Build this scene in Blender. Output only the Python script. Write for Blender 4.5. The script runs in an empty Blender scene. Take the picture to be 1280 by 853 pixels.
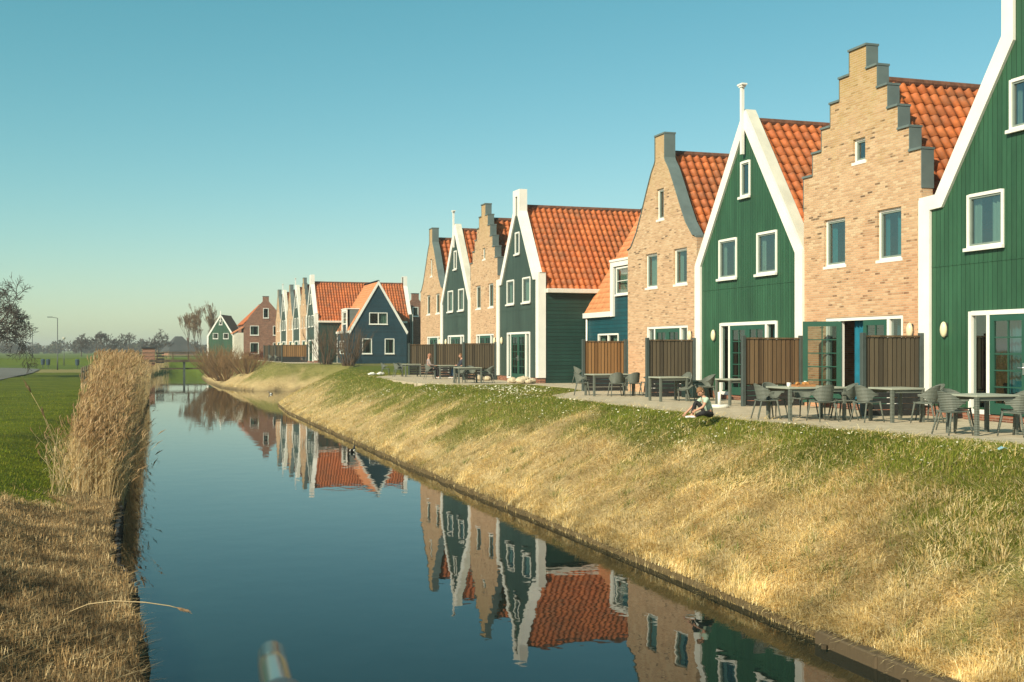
import bpy, bmesh, math, random
import numpy as np
from mathutils import Vector, Matrix
from mathutils.geometry import tessellate_polygon
random.seed(7); RNG = np.random.default_rng(11)
R = math.radians
sc = bpy.context.scene
COL = sc.collection
WZ = -2.19          # water level
XF = 17.88          # facade line of the house row

# ------------------------------------------------------------------ helpers
def tag(o, label=None, cat=None, group=None, kind=None):
    if label: o['label'] = label
    if cat: o['category'] = cat
    if group: o['group'] = group
    if kind: o['kind'] = kind
    return o

def empty(name, loc, rz=0, label=None, cat=None, group=None):
    o = bpy.data.objects.new(name, None); COL.objects.link(o)
    o.empty_display_size = .3
    o.location = loc; o.rotation_euler = (0, 0, rz)
    return tag(o, label, cat, group)

def link_mesh(name, me, mat, parent=None, smooth=False):
    o = bpy.data.objects.new(name, me); COL.objects.link(o)
    if mat is not None and not me.materials: me.materials.append(mat)
    if parent is not None: o.parent = parent
    if smooth: me.shade_smooth()
    return o

KIDS = {}
def children(o): return [c for c in bpy.data.objects if c.parent is o]
def copy_tree(o, parent=None, top=True):
    c = o.copy(); COL.objects.link(c)
    if parent is not None: c.parent = parent
    for ch in list(o.children): copy_tree(ch, c, False)
    return c

class MB:
    def __init__(s): s.v = []; s.f = []; s.c = None
    def add(s, vs, fs):
        n = len(s.v); s.v += [tuple(p) for p in vs]; s.f += [tuple(i + n for i in f) for f in fs]; return s
    def box(s, x0, x1, y0, y1, z0, z1):
        return s.add([(x0,y0,z0),(x1,y0,z0),(x1,y1,z0),(x0,y1,z0),(x0,y0,z1),(x1,y0,z1),(x1,y1,z1),(x0,y1,z1)],
              [(0,3,2,1),(4,5,6,7),(0,1,5,4),(1,2,6,5),(2,3,7,6),(3,0,4,7)])
    def prism(s, poly, x0, x1):       # poly in (y, z), convex or simple
        n = len(poly)
        vs = [(x0, y, z) for y, z in poly] + [(x1, y, z) for y, z in poly]
        tri = tessellate_polygon([[Vector((y, z, 0)) for y, z in poly]])
        fs = [tuple(t) for t in tri] + [tuple(i + n for i in reversed(t)) for t in tri]
        fs += [(i, (i + 1) % n, n + (i + 1) % n, n + i) for i in range(n)]
        return s.add(vs, fs)
    def holed(s, outer, holes, x0, x1):
        loops = [outer] + holes
        flat = [p for l in loops for p in l]; n = len(flat)
        tri = tessellate_polygon([[Vector((y, z, 0)) for y, z in l] for l in loops])
        vs = [(x0, y, z) for y, z in flat] + [(x1, y, z) for y, z in flat]
        fs = [tuple(t) for t in tri] + [tuple(i + n for i in reversed(t)) for t in tri]
        k = 0
        for l in loops:
            m = len(l)
            fs += [(k + i, k + (i + 1) % m, n + k + (i + 1) % m, n + k + i) for i in range(m)]
            k += m
        return s.add(vs, fs)
    def band(s, outer, inner, x0, x1):    # strip between two polylines in (y, z)
        for i in range(len(outer) - 1):
            s.prism([outer[i], outer[i+1], inner[i+1], inner[i]], x0, x1)
        return s
    def tube(s, path, rad, n=8, caps=True):
        path = [Vector(p) for p in path]; m = len(path)
        if not isinstance(rad, (list, tuple)): rad = [rad] * m
        base = len(s.v); up = Vector((0, 0, 1))
        for i, p in enumerate(path):
            d = (path[min(i+1, m-1)] - path[max(i-1, 0)])
            if d.length < 1e-9: d = Vector((0, 0, 1))
            d.normalize()
            a = up if abs(d.z) < .9 else Vector((1, 0, 0))
            u = d.cross(a).normalized(); w = u.cross(d)
            for k in range(n):
                t = 2 * math.pi * k / n
                s.v.append(tuple(p + (u * math.cos(t) + w * math.sin(t)) * rad[i]))
        for i in range(m - 1):
            for k in range(n):
                a = base + i*n + k; b = base + i*n + (k+1) % n
                s.f.append((a, b, b + n, a + n))
        if caps:
            s.f.append(tuple(base + k for k in reversed(range(n))))
            s.f.append(tuple(base + (m-1)*n + k for k in range(n)))
        return s
    def ball(s, c, r, nu=10, nv=7, sq=(1,1,1)):
        vs = []; fs = []
        for j in range(nv + 1):
            th = math.pi * j / nv
            for i in range(nu):
                ph = 2*math.pi*i/nu
                vs.append((c[0]+r*sq[0]*math.sin(th)*math.cos(ph), c[1]+r*sq[1]*math.sin(th)*math.sin(ph), c[2]+r*sq[2]*math.cos(th)))
        for j in range(nv):
            for i in range(nu):
                a = j*nu+i; b = j*nu+(i+1)%nu
                fs.append((a, a+nu, b+nu, b))
        return s.add(vs, fs)
    def build(s, name, mat, parent=None, smooth=False, bevel=0, fixn=True):
        me = bpy.data.meshes.new(name); me.from_pydata(s.v, [], s.f)
        if fixn or bevel:
            bm = bmesh.new(); bm.from_mesh(me)
            if bevel:
                bmesh.ops.bevel(bm, geom=[e for e in bm.edges if len(e.link_faces) == 2 and e.calc_face_angle(0) > .6], offset=bevel, segments=1, affect='EDGES', clamp_overlap=True)
            bmesh.ops.recalc_face_normals(bm, faces=bm.faces); bm.to_mesh(me); bm.free()
        me.update()
        return link_mesh(name, me, mat, parent, smooth)

def soup(name, V, F, mat, parent=None, col=None, smooth=False):     # numpy arrays: V (n,3), F (m,k)
    me = bpy.data.meshes.new(name)
    n, (m, k) = len(V), F.shape
    me.vertices.add(n); me.vertices.foreach_set('co', V.astype(np.float32).ravel())
    me.loops.add(m * k); me.loops.foreach_set('vertex_index', F.astype(np.int32).ravel())
    me.polygons.add(m); me.polygons.foreach_set('loop_start', np.arange(0, m*k, k, dtype=np.int32))
    if col is not None:
        a = me.attributes.new('tint', 'FLOAT_COLOR', 'POINT')
        c4 = np.ones((n, 4), np.float32); c4[:, :3] = col; a.data.foreach_set('color', c4.ravel())
    me.update(calc_edges=True); me.validate()
    return link_mesh(name, me, mat, parent, smooth)

# ------------------------------------------------------------------ materials
class NT:
    def __init__(s, name):
        s.m = bpy.data.materials.new(name); s.m.use_nodes = True
        s.t = s.m.node_tree; s.p = s.t.nodes['Principled BSDF']; s.o = s.t.nodes['Material Output']
    def n(s, typ, **kw):
        x = s.t.nodes.new(typ)
        for k, v in kw.items(): setattr(x, k, v)
        return x
    def l(s, a, b): s.t.links.new(a, b)
    def val(s, sock, v):
        if hasattr(v, 'is_output') or isinstance(v, bpy.types.NodeSocket): s.l(v, sock)
        else: sock.default_value = v
    def math(s, op, a, b=0.0, c=None):
        x = s.n('ShaderNodeMath', operation=op); s.val(x.inputs[0], a); s.val(x.inputs[1], b)
        if c is not None: s.val(x.inputs[2], c)
        return x.outputs[0]
    def mix(s, fac, a, b, blend='MIX'):
        x = s.n('ShaderNodeMix', data_type='RGBA', blend_type=blend)
        s.val(x.inputs['Factor'], fac)
        for so, v in ((x.inputs['A'], a), (x.inputs['B'], b)):
            for q in x.inputs:
                pass
        ia = [q for q in x.inputs if q.type == 'RGBA']
        for so, v in zip(ia, (a, b)):
            if isinstance(v, bpy.types.NodeSocket): s.l(v, so)
            else: so.default_value = (*v, 1)
        return [q for q in x.outputs if q.type == 'RGBA'][0]
    def noise(s, scale, detail=4, vec=None, rough=.55):
        x = s.n('ShaderNodeTexNoise'); x.inputs['Scale'].default_value = scale; x.inputs['Detail'].default_value = detail
        x.inputs['Roughness'].default_value = rough
        if vec is not None: s.l(vec, x.inputs['Vector'])
        return x.outputs['Fac']
    def ramp(s, fac, stops, interp='LINEAR'):
        x = s.n('ShaderNodeValToRGB'); r = x.color_ramp; r.interpolation = interp
        while len(r.elements) < len(stops): r.elements.new(.5)
        for e, (p, c) in zip(r.elements, stops):
            e.position = p; e.color = (*c, 1) if not isinstance(c, float) else (c, c, c, 1)
        s.l(fac, x.inputs['Fac']); return x.outputs['Color']
    def obj(s): return s.n('ShaderNodeTexCoord').outputs['Object']
    def pos(s): return s.n('ShaderNodeNewGeometry').outputs['Position']
    def sep(s, v):
        x = s.n('ShaderNodeSeparateXYZ'); s.l(v, x.inputs[0]); return x.outputs
    def comb(s, a, b, c):
        x = s.n('ShaderNodeCombineXYZ')
        for i, v in enumerate((a, b, c)): s.val(x.inputs[i], v)
        return x.outputs[0]
    def bump(s, h, dist=.01, strength=1.0):
        x = s.n('ShaderNodeBump'); x.inputs['Distance'].default_value = dist; x.inputs['Strength'].default_value = strength
        s.l(h, x.inputs['Height']); s.l(x.outputs[0], s.p.inputs['Normal'])
    def base(s, c, rough=.6, spec=None):
        if isinstance(c, bpy.types.NodeSocket): s.l(c, s.p.inputs['Base Color'])
        else: s.p.inputs['Base Color'].default_value = (*c, 1)
        s.val(s.p.inputs['Roughness'], rough)
        if spec is not None: s.p.inputs['Specular IOR Level'].default_value = spec
        return s.m

def plain(name, c, rough=.6, var=.12, scale=3.0, metal=0, spec=.4):
    t = NT(name); n = t.noise(scale, 5, t.obj())
    d = tuple(max(0, x*(1-var*1.6)) for x in c); b = tuple(min(1, x*(1+var)) for x in c)
    m = t.base(t.ramp(n, [(.25, d), (.75, b)]), rough, spec)
    t.p.inputs['Metallic'].default_value = metal
    return m

def siding(name, c, axis=1, w=.145, rough=.5):
    t = NT(name); o = t.sep(t.obj()); u = o[axis]
    q = t.math('DIVIDE', u, w); fr = t.math('FRACT', q); bd = t.math('FLOOR', q)
    wn = t.n('ShaderNodeTexWhiteNoise', noise_dimensions='1D'); t.l(bd, wn.inputs['W'])
    d = tuple(x*.86 for x in c); b = tuple(x*1.14 for x in c)
    cc = t.mix(wn.outputs['Value'], d, b)
    strk = t.comb(t.math('MULTIPLY', o[0], 9), t.math('MULTIPLY', o[1], 9), t.math('MULTIPLY', o[2], .7)) if axis == 1 else t.comb(t.math('MULTIPLY', o[0], .7), o[1], t.math('MULTIPLY', o[2], 9))
    n = t.noise(1.0, 5, strk)
    cc = t.mix(t.math('MULTIPLY', n, .35), cc, tuple(min(1, x*1.2+.02) for x in c))
    fade = t.noise(1.0, 5, t.comb(t.math('MULTIPLY', o[0], 1.6), t.math('MULTIPLY', o[1], 1.6), t.math('MULTIPLY', o[2], .45)), .65)
    cc = t.mix(1.0, cc, t.ramp(fade, [(.3, .80), (.7, 1.22)]), 'MULTIPLY')
    g = t.math('LESS_THAN', t.math('ABSOLUTE', t.math('SUBTRACT', fr, .5)), .455)   # 1 on the board, 0 in the groove
    cc = t.mix(g, tuple(x*.45 for x in c), cc)  # grooves darkened: shade of the joint put into the colour
    m = t.base(cc, rough, .35)
    t.bump(t.math('ADD', g, t.math('MULTIPLY', n, .15)), .012)
    return m

def brick(name, tones, mortar, red=None, lichen=None):
    t = NT(name); o = t.sep(t.obj())
    v = t.comb(t.math('ADD', o[1], o[0]), o[2], 0.0)
    b = t.n('ShaderNodeTexBrick'); t.l(v, b.inputs['Vector'])
    b.inputs['Color1'].default_value = (0,0,0,1); b.inputs['Color2'].default_value = (1,1,1,1); b.inputs['Mortar'].default_value = (.5,.5,.5,1)
    b.inputs['Scale'].default_value = 1; b.inputs['Brick Width'].default_value = .21; b.inputs['Row Height'].default_value = .06
    b.inputs['Mortar Size'].default_value = .008; b.inputs['Mortar Smooth'].default_value = .3; b.inputs['Bias'].default_value = 0
    big = t.noise(.55, 4, t.obj()); med = t.noise(2.4, 4, t.obj())
    f = t.math('ADD', b.outputs['Color'], t.math('MULTIPLY_ADD', t.math('SUBTRACT', med, .5), .45, .03))
    c = t.ramp(f, tones)
    if red is not None:
        hz = t.math('SUBTRACT', 1.25, t.math('DIVIDE', o[2], 4.4))
        ff = t.math('MULTIPLY', t.math('MULTIPLY_ADD', t.math('SUBTRACT', big, .5), 2.2, hz), .75); 
        x = t.n('ShaderNodeClamp'); t.l(ff, x.inputs[0])
        c = t.mix(t.math('MULTIPLY', x.outputs[0], .7), c, t.mix(b.outputs['Color'], red, tuple(q*1.5 for q in red)))
    if lichen is not None:
        hz = t.math('DIVIDE', t.math('SUBTRACT', o[2], 6.3), 3.4)
        ff = t.math('MULTIPLY_ADD', t.math('SUBTRACT', med, .5), 1.6, hz)
        x = t.n('ShaderNodeClamp'); t.l(ff, x.inputs[0]); c = t.mix(t.math('MULTIPLY', x.outputs[0], .75), c, lichen)
    c = t.mix(b.outputs['Fac'], c, mortar)
    m = t.base(c, .85, .2)
    t.bump(t.math('SUBTRACT', t.math('MULTIPLY', med, .3), b.outputs['Fac']), .008)
    return m

def tinted(name, rough=.7, nscale=25., namt=.25, spec=.3, trans=0., wear=None):
    t = NT(name); a = t.n('ShaderNodeAttribute', attribute_name='tint')
    n = t.noise(nscale, 4, t.obj())
    c = t.mix(1.0, a.outputs['Color'], t.ramp(n, [(.25, 1-namt), (.75, 1+namt)]), 'MULTIPLY')
    if wear is not None: c = t.mix(t.ramp(t.noise(.8, 6, t.obj(), .7), [(.48, 0.0), (.72, .75)]), c, wear)
    m = t.base(c, rough, spec)
    if trans:
        tr = t.n('ShaderNodeBsdfTranslucent'); t.l(c, tr.inputs['Color'])
        mx = t.n('ShaderNodeMixShader'); mx.inputs[0].default_value = trans
        t.l(t.p.outputs[0], mx.inputs[1]); t.l(tr.outputs[0], mx.inputs[2]); t.l(mx.outputs[0], t.o.inputs['Surface'])
    return m

def glass_mat(name, tint=(.55, .68, .66)):
    t = NT(name)
    tr = t.n('ShaderNodeBsdfTransparent'); tr.inputs[0].default_value = (*tint, 1)
    gl = t.n('ShaderNodeBsdfGlossy'); gl.inputs['Roughness'].default_value = .02; gl.inputs[0].default_value = (.9, .95, .95, 1)
    fr = t.n('ShaderNodeFresnel'); fr.inputs['IOR'].default_value = 1.45
    mx = t.n('ShaderNodeMixShader'); t.l(t.math('MULTIPLY_ADD', fr.outputs[0], .24, .015), mx.inputs[0])
    t.l(tr.outputs[0], mx.inputs[1]); t.l(gl.outputs[0], mx.inputs[2]); t.l(mx.outputs[0], t.o.inputs['Surface'])
    return t.m

def wood_mat(name, a, b, w=.125, axis=0):
    t = NT(name); o = t.sep(t.obj())
    bd = t.math('FLOOR', t.math('DIVIDE', o[axis], w))
    wn = t.n('ShaderNodeTexWhiteNoise', noise_dimensions='1D'); t.l(bd, wn.inputs['W'])
    st = t.noise(1, 6, t.comb(t.math('MULTIPLY', o[0], 30), t.math('MULTIPLY', o[1], 30), t.math('MULTIPLY', o[2], 2)))
    f = t.math('ADD', t.math('MULTIPLY', wn.outputs['Value'], .6), t.math('MULTIPLY', st, .5))
    return t.base(t.ramp(f, [(.15, a), (.9, b)]), .75, .25)

M = {}
M['white'] = plain('white paint', (.78, .77, .71), .45, .06, 1.5)
M['cream'] = plain('cream paint and shaded white', (.62, .6, .5), .6, .1, 2)
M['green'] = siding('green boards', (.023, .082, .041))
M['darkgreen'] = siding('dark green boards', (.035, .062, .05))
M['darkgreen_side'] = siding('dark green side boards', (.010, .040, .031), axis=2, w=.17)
M['blue'] = siding('blue boards', (.003, .056, .072), axis=2, w=.17)
M['blue_far'] = siding('slate blue boards', (.012, .043, .062), axis=2, w=.17)
TAN = [(.0, (.14,.09,.055)), (.045, (.22,.14,.08)), (.085, (.42,.26,.15)), (.45, (.52,.335,.195)), (.75, (.56,.375,.225)), (1., (.59,.43,.27))]
M['brick'] = brick('tan brick', TAN, (.52,.41,.28), red=(.42,.17,.085), lichen=(.33,.23,.06))
M['brick_b'] = brick('buff brick', TAN, (.52,.42,.30), red=(.46,.26,.15), lichen=(.38,.27,.11))
M['brick_red'] = brick('red brick', [(0,(.10,.04,.025)),(.3,(.2,.075,.045)),(.7,(.26,.1,.06)),(1,(.33,.15,.09))], (.3,.22,.17))
M['brick_orange'] = brick('orange brick', [(0,(.2,.07,.04)),(.5,(.33,.13,.075)),(1,(.42,.19,.11))], (.35,.25,.18))
M['zinc'] = plain('grey green zinc', (.13, .17, .165), .5, .12, 2.5)
M['glass'] = glass_mat('window glass', (.42, .55, .52))
M['glass_dark'] = glass_mat('door glass', (.42, .52, .5))
M['curtain'] = plain('grey curtain', (.38, .42, .36), .9, .1, 4)
M['curtain_teal'] = plain('teal curtain', (.05, .27, .33), .9, .15, 4)
M['curtain_blue'] = plain('blue curtain', (.006, .14, .21), .9, .2, 4)
M['sash'] = plain('grey green sash', (.20, .25, .22), .45, .06, 3)
M['doorgreen'] = plain('door green paint', (.022, .085, .058), .35, .08, 2)
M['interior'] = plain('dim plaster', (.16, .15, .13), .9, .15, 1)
M['lampglass'] = plain('cream opal glass', (.72, .64, .42), .3, .04, 2)
M['darkmetal'] = plain('dark metal', (.03, .035, .035), .4, .15, 6)
M['steel'] = plain('brushed steel', (.6, .6, .58), .3, .05, 6, metal=.9)
M['fencepost'] = plain('grey green post', (.055, .075, .07), .6, .15, 4)
M['fenceboard'] = wood_mat('weathered brown boards', (.065, .044, .026), (.175, .12, .066))
M['fenceboard_warm'] = wood_mat('warm brown boards', (.14, .075, .03), (.29, .165, .07))
M['fenceboard_grey'] = wood_mat('grey brown boards', (.055, .046, .033), (.125, .10, .065))
M['darkboard'] = plain('dark boards and gap shade', (.02, .022, .022), .8, .3, 5)
M['timber'] = wood_mat('grey timber', (.10, .085, .06), (.22, .18, .12), .3, 1)
M['timber_dark'] = wood_mat('dark wet timber', (.045, .034, .02), (.13, .095, .055), .3, 0)
M['gutter'] = plain('white gutter', (.66, .65, .58), .5, .08, 2)
M['pipe'] = plain('pale pipe', (.5, .5, .45), .4, .08, 2)
M['ridge'] = plain('ridge tile', (.16, .07, .04), .85, .35, 6)
M['tile'] = tinted('orange pantile', .62, 7, .28, .3, wear=(.17, .085, .045))
M['tile_smooth'] = tinted('pale orange tile', .65, 9, .15, .3)
def plastic():
    t = NT('grey green plastic')
    o = t.sep(t.obj())
    n = t.noise(6, 3, t.obj())
    m = t.base(t.ramp(n, [(.3, (.11, .127, .106)), (.7, (.15, .167, .14))]), .5, .35)
    sx = t.math('SINE', t.math('MULTIPLY', o[2], 210)); t.bump(sx, .006, .8)
    return m
M['plastic'] = plastic()
M['tabletop'] = plain('table laminate', (.34, .36, .29), .4, .08, 5)

# ------------------------------------------------------------------ world and light
SUN_AZ = Vector((.855, .52, 0)).normalized(); SUN_EL = R(33)
w = bpy.data.worlds.new("World"); sc.world = w; w.use_nodes = True
wt = w.node_tree; bg = wt.nodes['Background']
sky = wt.nodes.new('ShaderNodeTexSky'); sky.sky_type = 'NISHITA'; sky.sun_disc = False
sky.sun_elevation = SUN_EL; sky.sun_rotation = math.atan2(-SUN_AZ.x, -SUN_AZ.y)
sky.air_density = 1.0; sky.dust_density = .5; sky.ozone_density = 1.0; sky.altitude = 0
tn = wt.nodes.new('ShaderNodeMix'); tn.data_type = 'RGBA'; tn.blend_type = 'MULTIPLY'; tn.inputs[0].default_value = 1
ri = [q for q in tn.inputs if q.type == 'RGBA']; wt.links.new(sky.outputs[0], ri[0]); ri[1].default_value = (.64, .98, .805, 1)
# colour grade of the whole sky, channel by channel (gain and gamma), the photograph's teal and cream toning
spx = wt.nodes.new('ShaderNodeSeparateColor'); cbx = wt.nodes.new('ShaderNodeCombineColor'); wt.links.new([q for q in tn.outputs if q.type == 'RGBA'][0], spx.inputs[0])
for i, (gain, gam) in enumerate(((1.46, 1.385), (.875, .845), (.97, .95))):
    prev = spx.outputs[i]
    for op, v in (('MULTIPLY', .14), ('MINIMUM', 1.5), ('POWER', gam), ('MULTIPLY', gain/.14)):
        mn = wt.nodes.new('ShaderNodeMath'); mn.operation = op; wt.links.new(prev, mn.inputs[0]); mn.inputs[1].default_value = v; prev = mn.outputs[0]
    wt.links.new(prev, cbx.inputs[i])
wt.links.new(cbx.outputs[0], bg.inputs[0]); bg.inputs[1].default_value = .106
sl = bpy.data.lights.new('sun', 'SUN'); sl.energy = 5.0; sl.angle = R(.53); sl.color = (1, .89, .66)
so = bpy.data.objects.new('sun', sl); COL.objects.link(so)
dv = Vector((SUN_AZ.x*math.cos(SUN_EL), SUN_AZ.y*math.cos(SUN_EL), -math.sin(SUN_EL)))
so.rotation_euler = dv.to_track_quat('-Z', 'Y').to_euler(); so.location = (-20, -20, 30)
sc.view_settings.view_transform = 'Standard'; sc.view_settings.look = 'None'
sc.view_settings.exposure = .4; sc.view_settings.gamma = 1

# ------------------------------------------------------------------ camera
cd = bpy.data.cameras.new('camera'); cam = bpy.data.objects.new('camera', cd); COL.objects.link(cam)
YAW = math.atan((640-170)/1450)
cd.sensor_width = 36; cd.lens = 1450/1280*36; cd.shift_y = 11/1280; cd.clip_start = .1; cd.clip_end = 9000
cd.dof.use_dof = True; cd.dof.focus_distance = 38; cd.dof.aperture_fstop = 8.0
cam.location = (0, 0, 1.58); cam.rotation_euler = (R(90), 0, -YAW); sc.camera = cam

# ------------------------------------------------------------------ terrain
def wobble(pts, amp, y0, y1):
    out = []
    for a, b in zip(pts, pts[1:]):
        out.append(a)
        if y0 < a[1] < y1 and y0 < b[1] < y1:
            k = max(1, int(abs(b[1]-a[1])/.45))
            for i in range(1, k):
                f = i/k; out.append((a[0]+(b[0]-a[0])*f+random.uniform(-amp, amp), a[1]+(b[1]-a[1])*f))
    return out + [pts[-1]]
RIGHT = [(8.45,-60),(8.45,12.5),(8.4,25),(8.33,36),(8.45,55),(8.6,70),(9.2,80),(11.4,92),(13.6,101),(15.4,106.3),(13.5,107.6),(10.2,108.6),(9.0,112),(8.0,119),(7.8,140),(8.3,160),(9.5,185),(10,206)]
LEFT = [(5,206),(3.5,190),(1.6,165),(1.2,120),(.9,90),(.2,60),(-.1,45),(-.28,32),(-.36,24),(-.3,19.5),(-.02,17.2),(.1,13.8),(.25,10),(.2,6),(0.1,-60)]
RL_ = [p for p in RIGHT]
RIGHT = wobble(RIGHT, .09, 14, 70); LEFT = wobble(LEFT, .09, 5, 34)
WPOLY = np.array(RIGHT + LEFT)
def water_dist(P):          # signed distance to the canal outline, positive on land; also 1 when the nearest bank is the left one
    n = len(WPOLY); best = np.full(len(P), 1e9); side = np.zeros(len(P)); inside = np.zeros(len(P), bool)
    for i in range(n):
        a = WPOLY[i]; b = WPOLY[(i+1) % n]; ab = b - a
        t = np.clip(((P - a) @ ab) / (ab @ ab), 0, 1)
        d = np.hypot(*(P - a - t[:, None]*ab).T)
        m = d < best; best = np.where(m, d, best); side = np.where(m, 1.0 if i >= len(RIGHT) else 0.0, side)
        c = ((a[1] > P[:,1]) != (b[1] > P[:,1]))
        with np.errstate(divide='ignore', invalid='ignore'):
            xi = a[0] + (P[:,1]-a[1])*(b[0]-a[0])/(b[1]-a[1] if b[1] != a[1] else 1e-9)
        inside ^= c & (P[:,0] < xi)
    return np.where(inside, -best, best), side
def vnoise(x, y, s, seed=0):
    r = np.random.default_rng(seed); G = r.random((64, 64))
    fx = x/s; fy = y/s; ix = np.floor(fx).astype(int); iy = np.floor(fy).astype(int); tx = fx-ix; ty = fy-iy
    tx = tx*tx*(3-2*tx); ty = ty*ty*(3-2*ty)
    g = lambda a, b: G[a % 64, b % 64]
    return (g(ix,iy)*(1-tx)*(1-ty)+g(ix+1,iy)*tx*(1-ty)+g(ix,iy+1)*(1-tx)*ty+g(ix+1,iy+1)*tx*ty) - .5
def height(x, y):
    P = np.stack([x, y], 1); d, side = water_dist(P)
    # right bank: 2.2 m climb over 4.2 m; left bank: cut edge and a low berm
    t = np.clip(d/4.3, 0, 1); r = WZ + .10 + (2.09 + .2*np.clip((y-95)/20, 0, 1)) * (t*1.12 - .12*t**3) 
    r += vnoise(x, y, 1.1, 1)*.115*np.clip(d*2, 0, 1)*(1-np.clip((x-12.2)/1.2, 0, 1)) + vnoise(x, y, .35, 2)*.08*np.clip(d*2, 0, 1)*(1-np.clip((x-12.)/1., 0, 1))
    tl = np.clip((d-.15)/3.4, 0, 1); l = WZ + .42*np.clip(d/.06, 0, 1) + .70*(tl*tl*(3-2*tl))
    l += vnoise(x, y, .9, 3)*.16*np.clip(d*1.5-.1, 0, 1)*(1-.6*np.clip((d-2)/1.5, 0, 1)) + vnoise(x, y, .3, 4)*.07*np.clip(d*2-.1, 0, 1)*(1-.6*np.clip((d-2)/1.5, 0, 1))
    l += .12*vnoise(x, y, 9, 8)*np.clip((d-3)/6, 0, 1)
    z = np.where(side > .5, l, r)
    far = np.clip((y-190)/120, 0, 1); z = np.where(d > 0, z*(1-far) + (-.45)*far, z)
    und = WZ - np.clip(-d*1.2, 0, 1.1) - .05
    return np.where(d > 0, z, und), d, side

def lines(*segs):
    out = []
    for a, b, s in segs: out += list(np.arange(a, b, s))
    return np.array(out)
gx = np.concatenate([[-2600,-1600,-900,-400,-200,-100,-60,-40,-28,-20,-15,-12,-10,-8,-7,-6,-5], lines((-4.2,-1.2,.2),(-1.2,.6,.06),(.6,8,.6),(8,9.2,.08),(9.2,14,.2),(14,20,.5)), [20,22,25,30,40,60,100,200,400,900,1600,2600]])
gy = np.concatenate([[-60,-30,-12,-4,0,3,6], lines((8,34,.2),(34,60,.4),(60,125,.8),(125,212,1.5)), [214,222,235,260,300,360,450,600,900,1400,2000,3000]])
GX, GY = np.meshgrid(gx, gy); fx, fy = GX.ravel(), GY.ravel()
hz, hd, hs = height(fx, fy)
nx_, ny_ = len(gx), len(gy)
idx = np.arange(nx_*ny_).reshape(ny_, nx_)
Fq = np.stack([idx[:-1,:-1].ravel(), idx[:-1,1:].ravel(), idx[1:,1:].ravel(), idx[1:,:-1].ravel()], 1)
# straw factor (dead grass) on the ground, by bank side and distance from the water
def straw_factor(x, y, d, side):
    n = vnoise(x, y, 1.7, 5)*1.1 + vnoise(x, y, .6, 6)*.7 + vnoise(x*.5, y, 5, 9)*.9
    right = 1 - np.clip((d - 1.5 + .55*np.clip((20-y)/7, 0, 1) + n*1.9)/1.5, 0, 1)*(.86+.14*np.clip(d-3.0, 0, 1))
    right = np.where((y > 104), 1 - np.clip((d - 1.6 + n*1.6)/1.2, 0, 1)*.72, right)
    left = np.maximum(1 - np.clip((d - 1.2 - .014*np.clip(y-25, 0, 60) + n*.6)/.5, 0, 1), 1 - np.clip((y - 24.0 + n*2.2 - .25*d)/1.3, 0, 1))
    return np.where(side > .5, left, right)
sf = straw_factor(fx, fy, hd, hs)
gcol = np.zeros((len(fx), 3)); gcol[:, 0] = sf; gcol[:, 1] = (hs > .5) & (hd > 0); gcol[:, 2] = np.clip(1-hd/.35, 0, 1)
def ground_mat():
    t = NT('ground'); a = t.n('ShaderNodeAttribute', attribute_name='tint'); s = t.n('ShaderNodeSeparateColor'); t.l(a.outputs['Color'], s.inputs[0])
    p = t.pos(); n1 = t.noise(1.3, 6, p); n2 = t.noise(14, 5, p); n3 = t.noise(.25, 4, p)
    sp = t.sep(p)
    g = t.ramp(t.math('ADD', t.math('MULTIPLY', n1, .5), t.math('MULTIPLY', n2, .5)), [(.3, (.06, .08, .012)), (.5, (.115, .14, .018)), (.72, (.18, .17, .04))])
    st = t.ramp(t.math('ADD', t.math('MULTIPLY', n1, .4), t.math('MULTIPLY', n2, .6)), [(.3, (.26, .185, .085)), (.5, (.46, .345, .17)), (.7, (.6, .47, .26))])
    stl = t.ramp(t.math('ADD', t.math('MULTIPLY', n1, .4), t.math('MULTIPLY', n2, .6)), [(.3, (.10, .065, .032)), (.52, (.26, .18, .09)), (.72, (.42, .31, .165))])
    st = t.mix(s.outputs[1], st, stl)
    g = t.mix(s.outputs[1], g, t.mix(1.0, g, t.ramp(t.noise(.5, 5, t.comb(t.math('MULTIPLY', sp[0], .35), sp[1], 0.0), .65), [(.32, (.5, .54, .3)), (.5, (.8, .86, .42)), (.7, (1.1, 1.05, .5))]), 'MULTIPLY'))  # dark bands tinted into the left lawn, standing for tree shadow bands
    c = t.mix(s.outputs[0], g, st)
    mud = t.math('MULTIPLY', s.outputs[2], .85); c = t.mix(mud, c, (.035, .025, .014))
    # far fields: stubble strip, then pasture
    far = t.ramp(t.noise(.012, 5, t.comb(t.math('MULTIPLY', sp[0], .25), sp[1], 0.0)), [(.35, (.075, .115, .012)), (.6, (.10, .14, .018)), (.7, (.16, .15, .04))])
    k = t.n('ShaderNodeMapRange'); t.l(sp[1], k.inputs[0]); k.inputs[1].default_value = 150; k.inputs[2].default_value = 175
    c = t.mix(k.outputs[0], c, far)
    band = t.math('MULTIPLY', t.math('GREATER_THAN', sp[1], 143), t.math('LESS_THAN', t.math('ADD', sp[1], t.math('MULTIPLY', n3, 14)), 172))
    c = t.mix(t.math('MULTIPLY', band, t.math('MULTIPLY', t.math('LESS_THAN', sp[0], 0), .8)), c, (.27, .22, .09))
    m = t.base(c, .95, .1); t.bump(t.math('ADD', n2, t.math('MULTIPLY', n1, .7)), .09)
    return m
ground = soup('ground', np.stack([fx, fy, hz], 1), Fq, ground_mat(), col=gcol, smooth=True); tag(ground, kind='structure')

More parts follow.
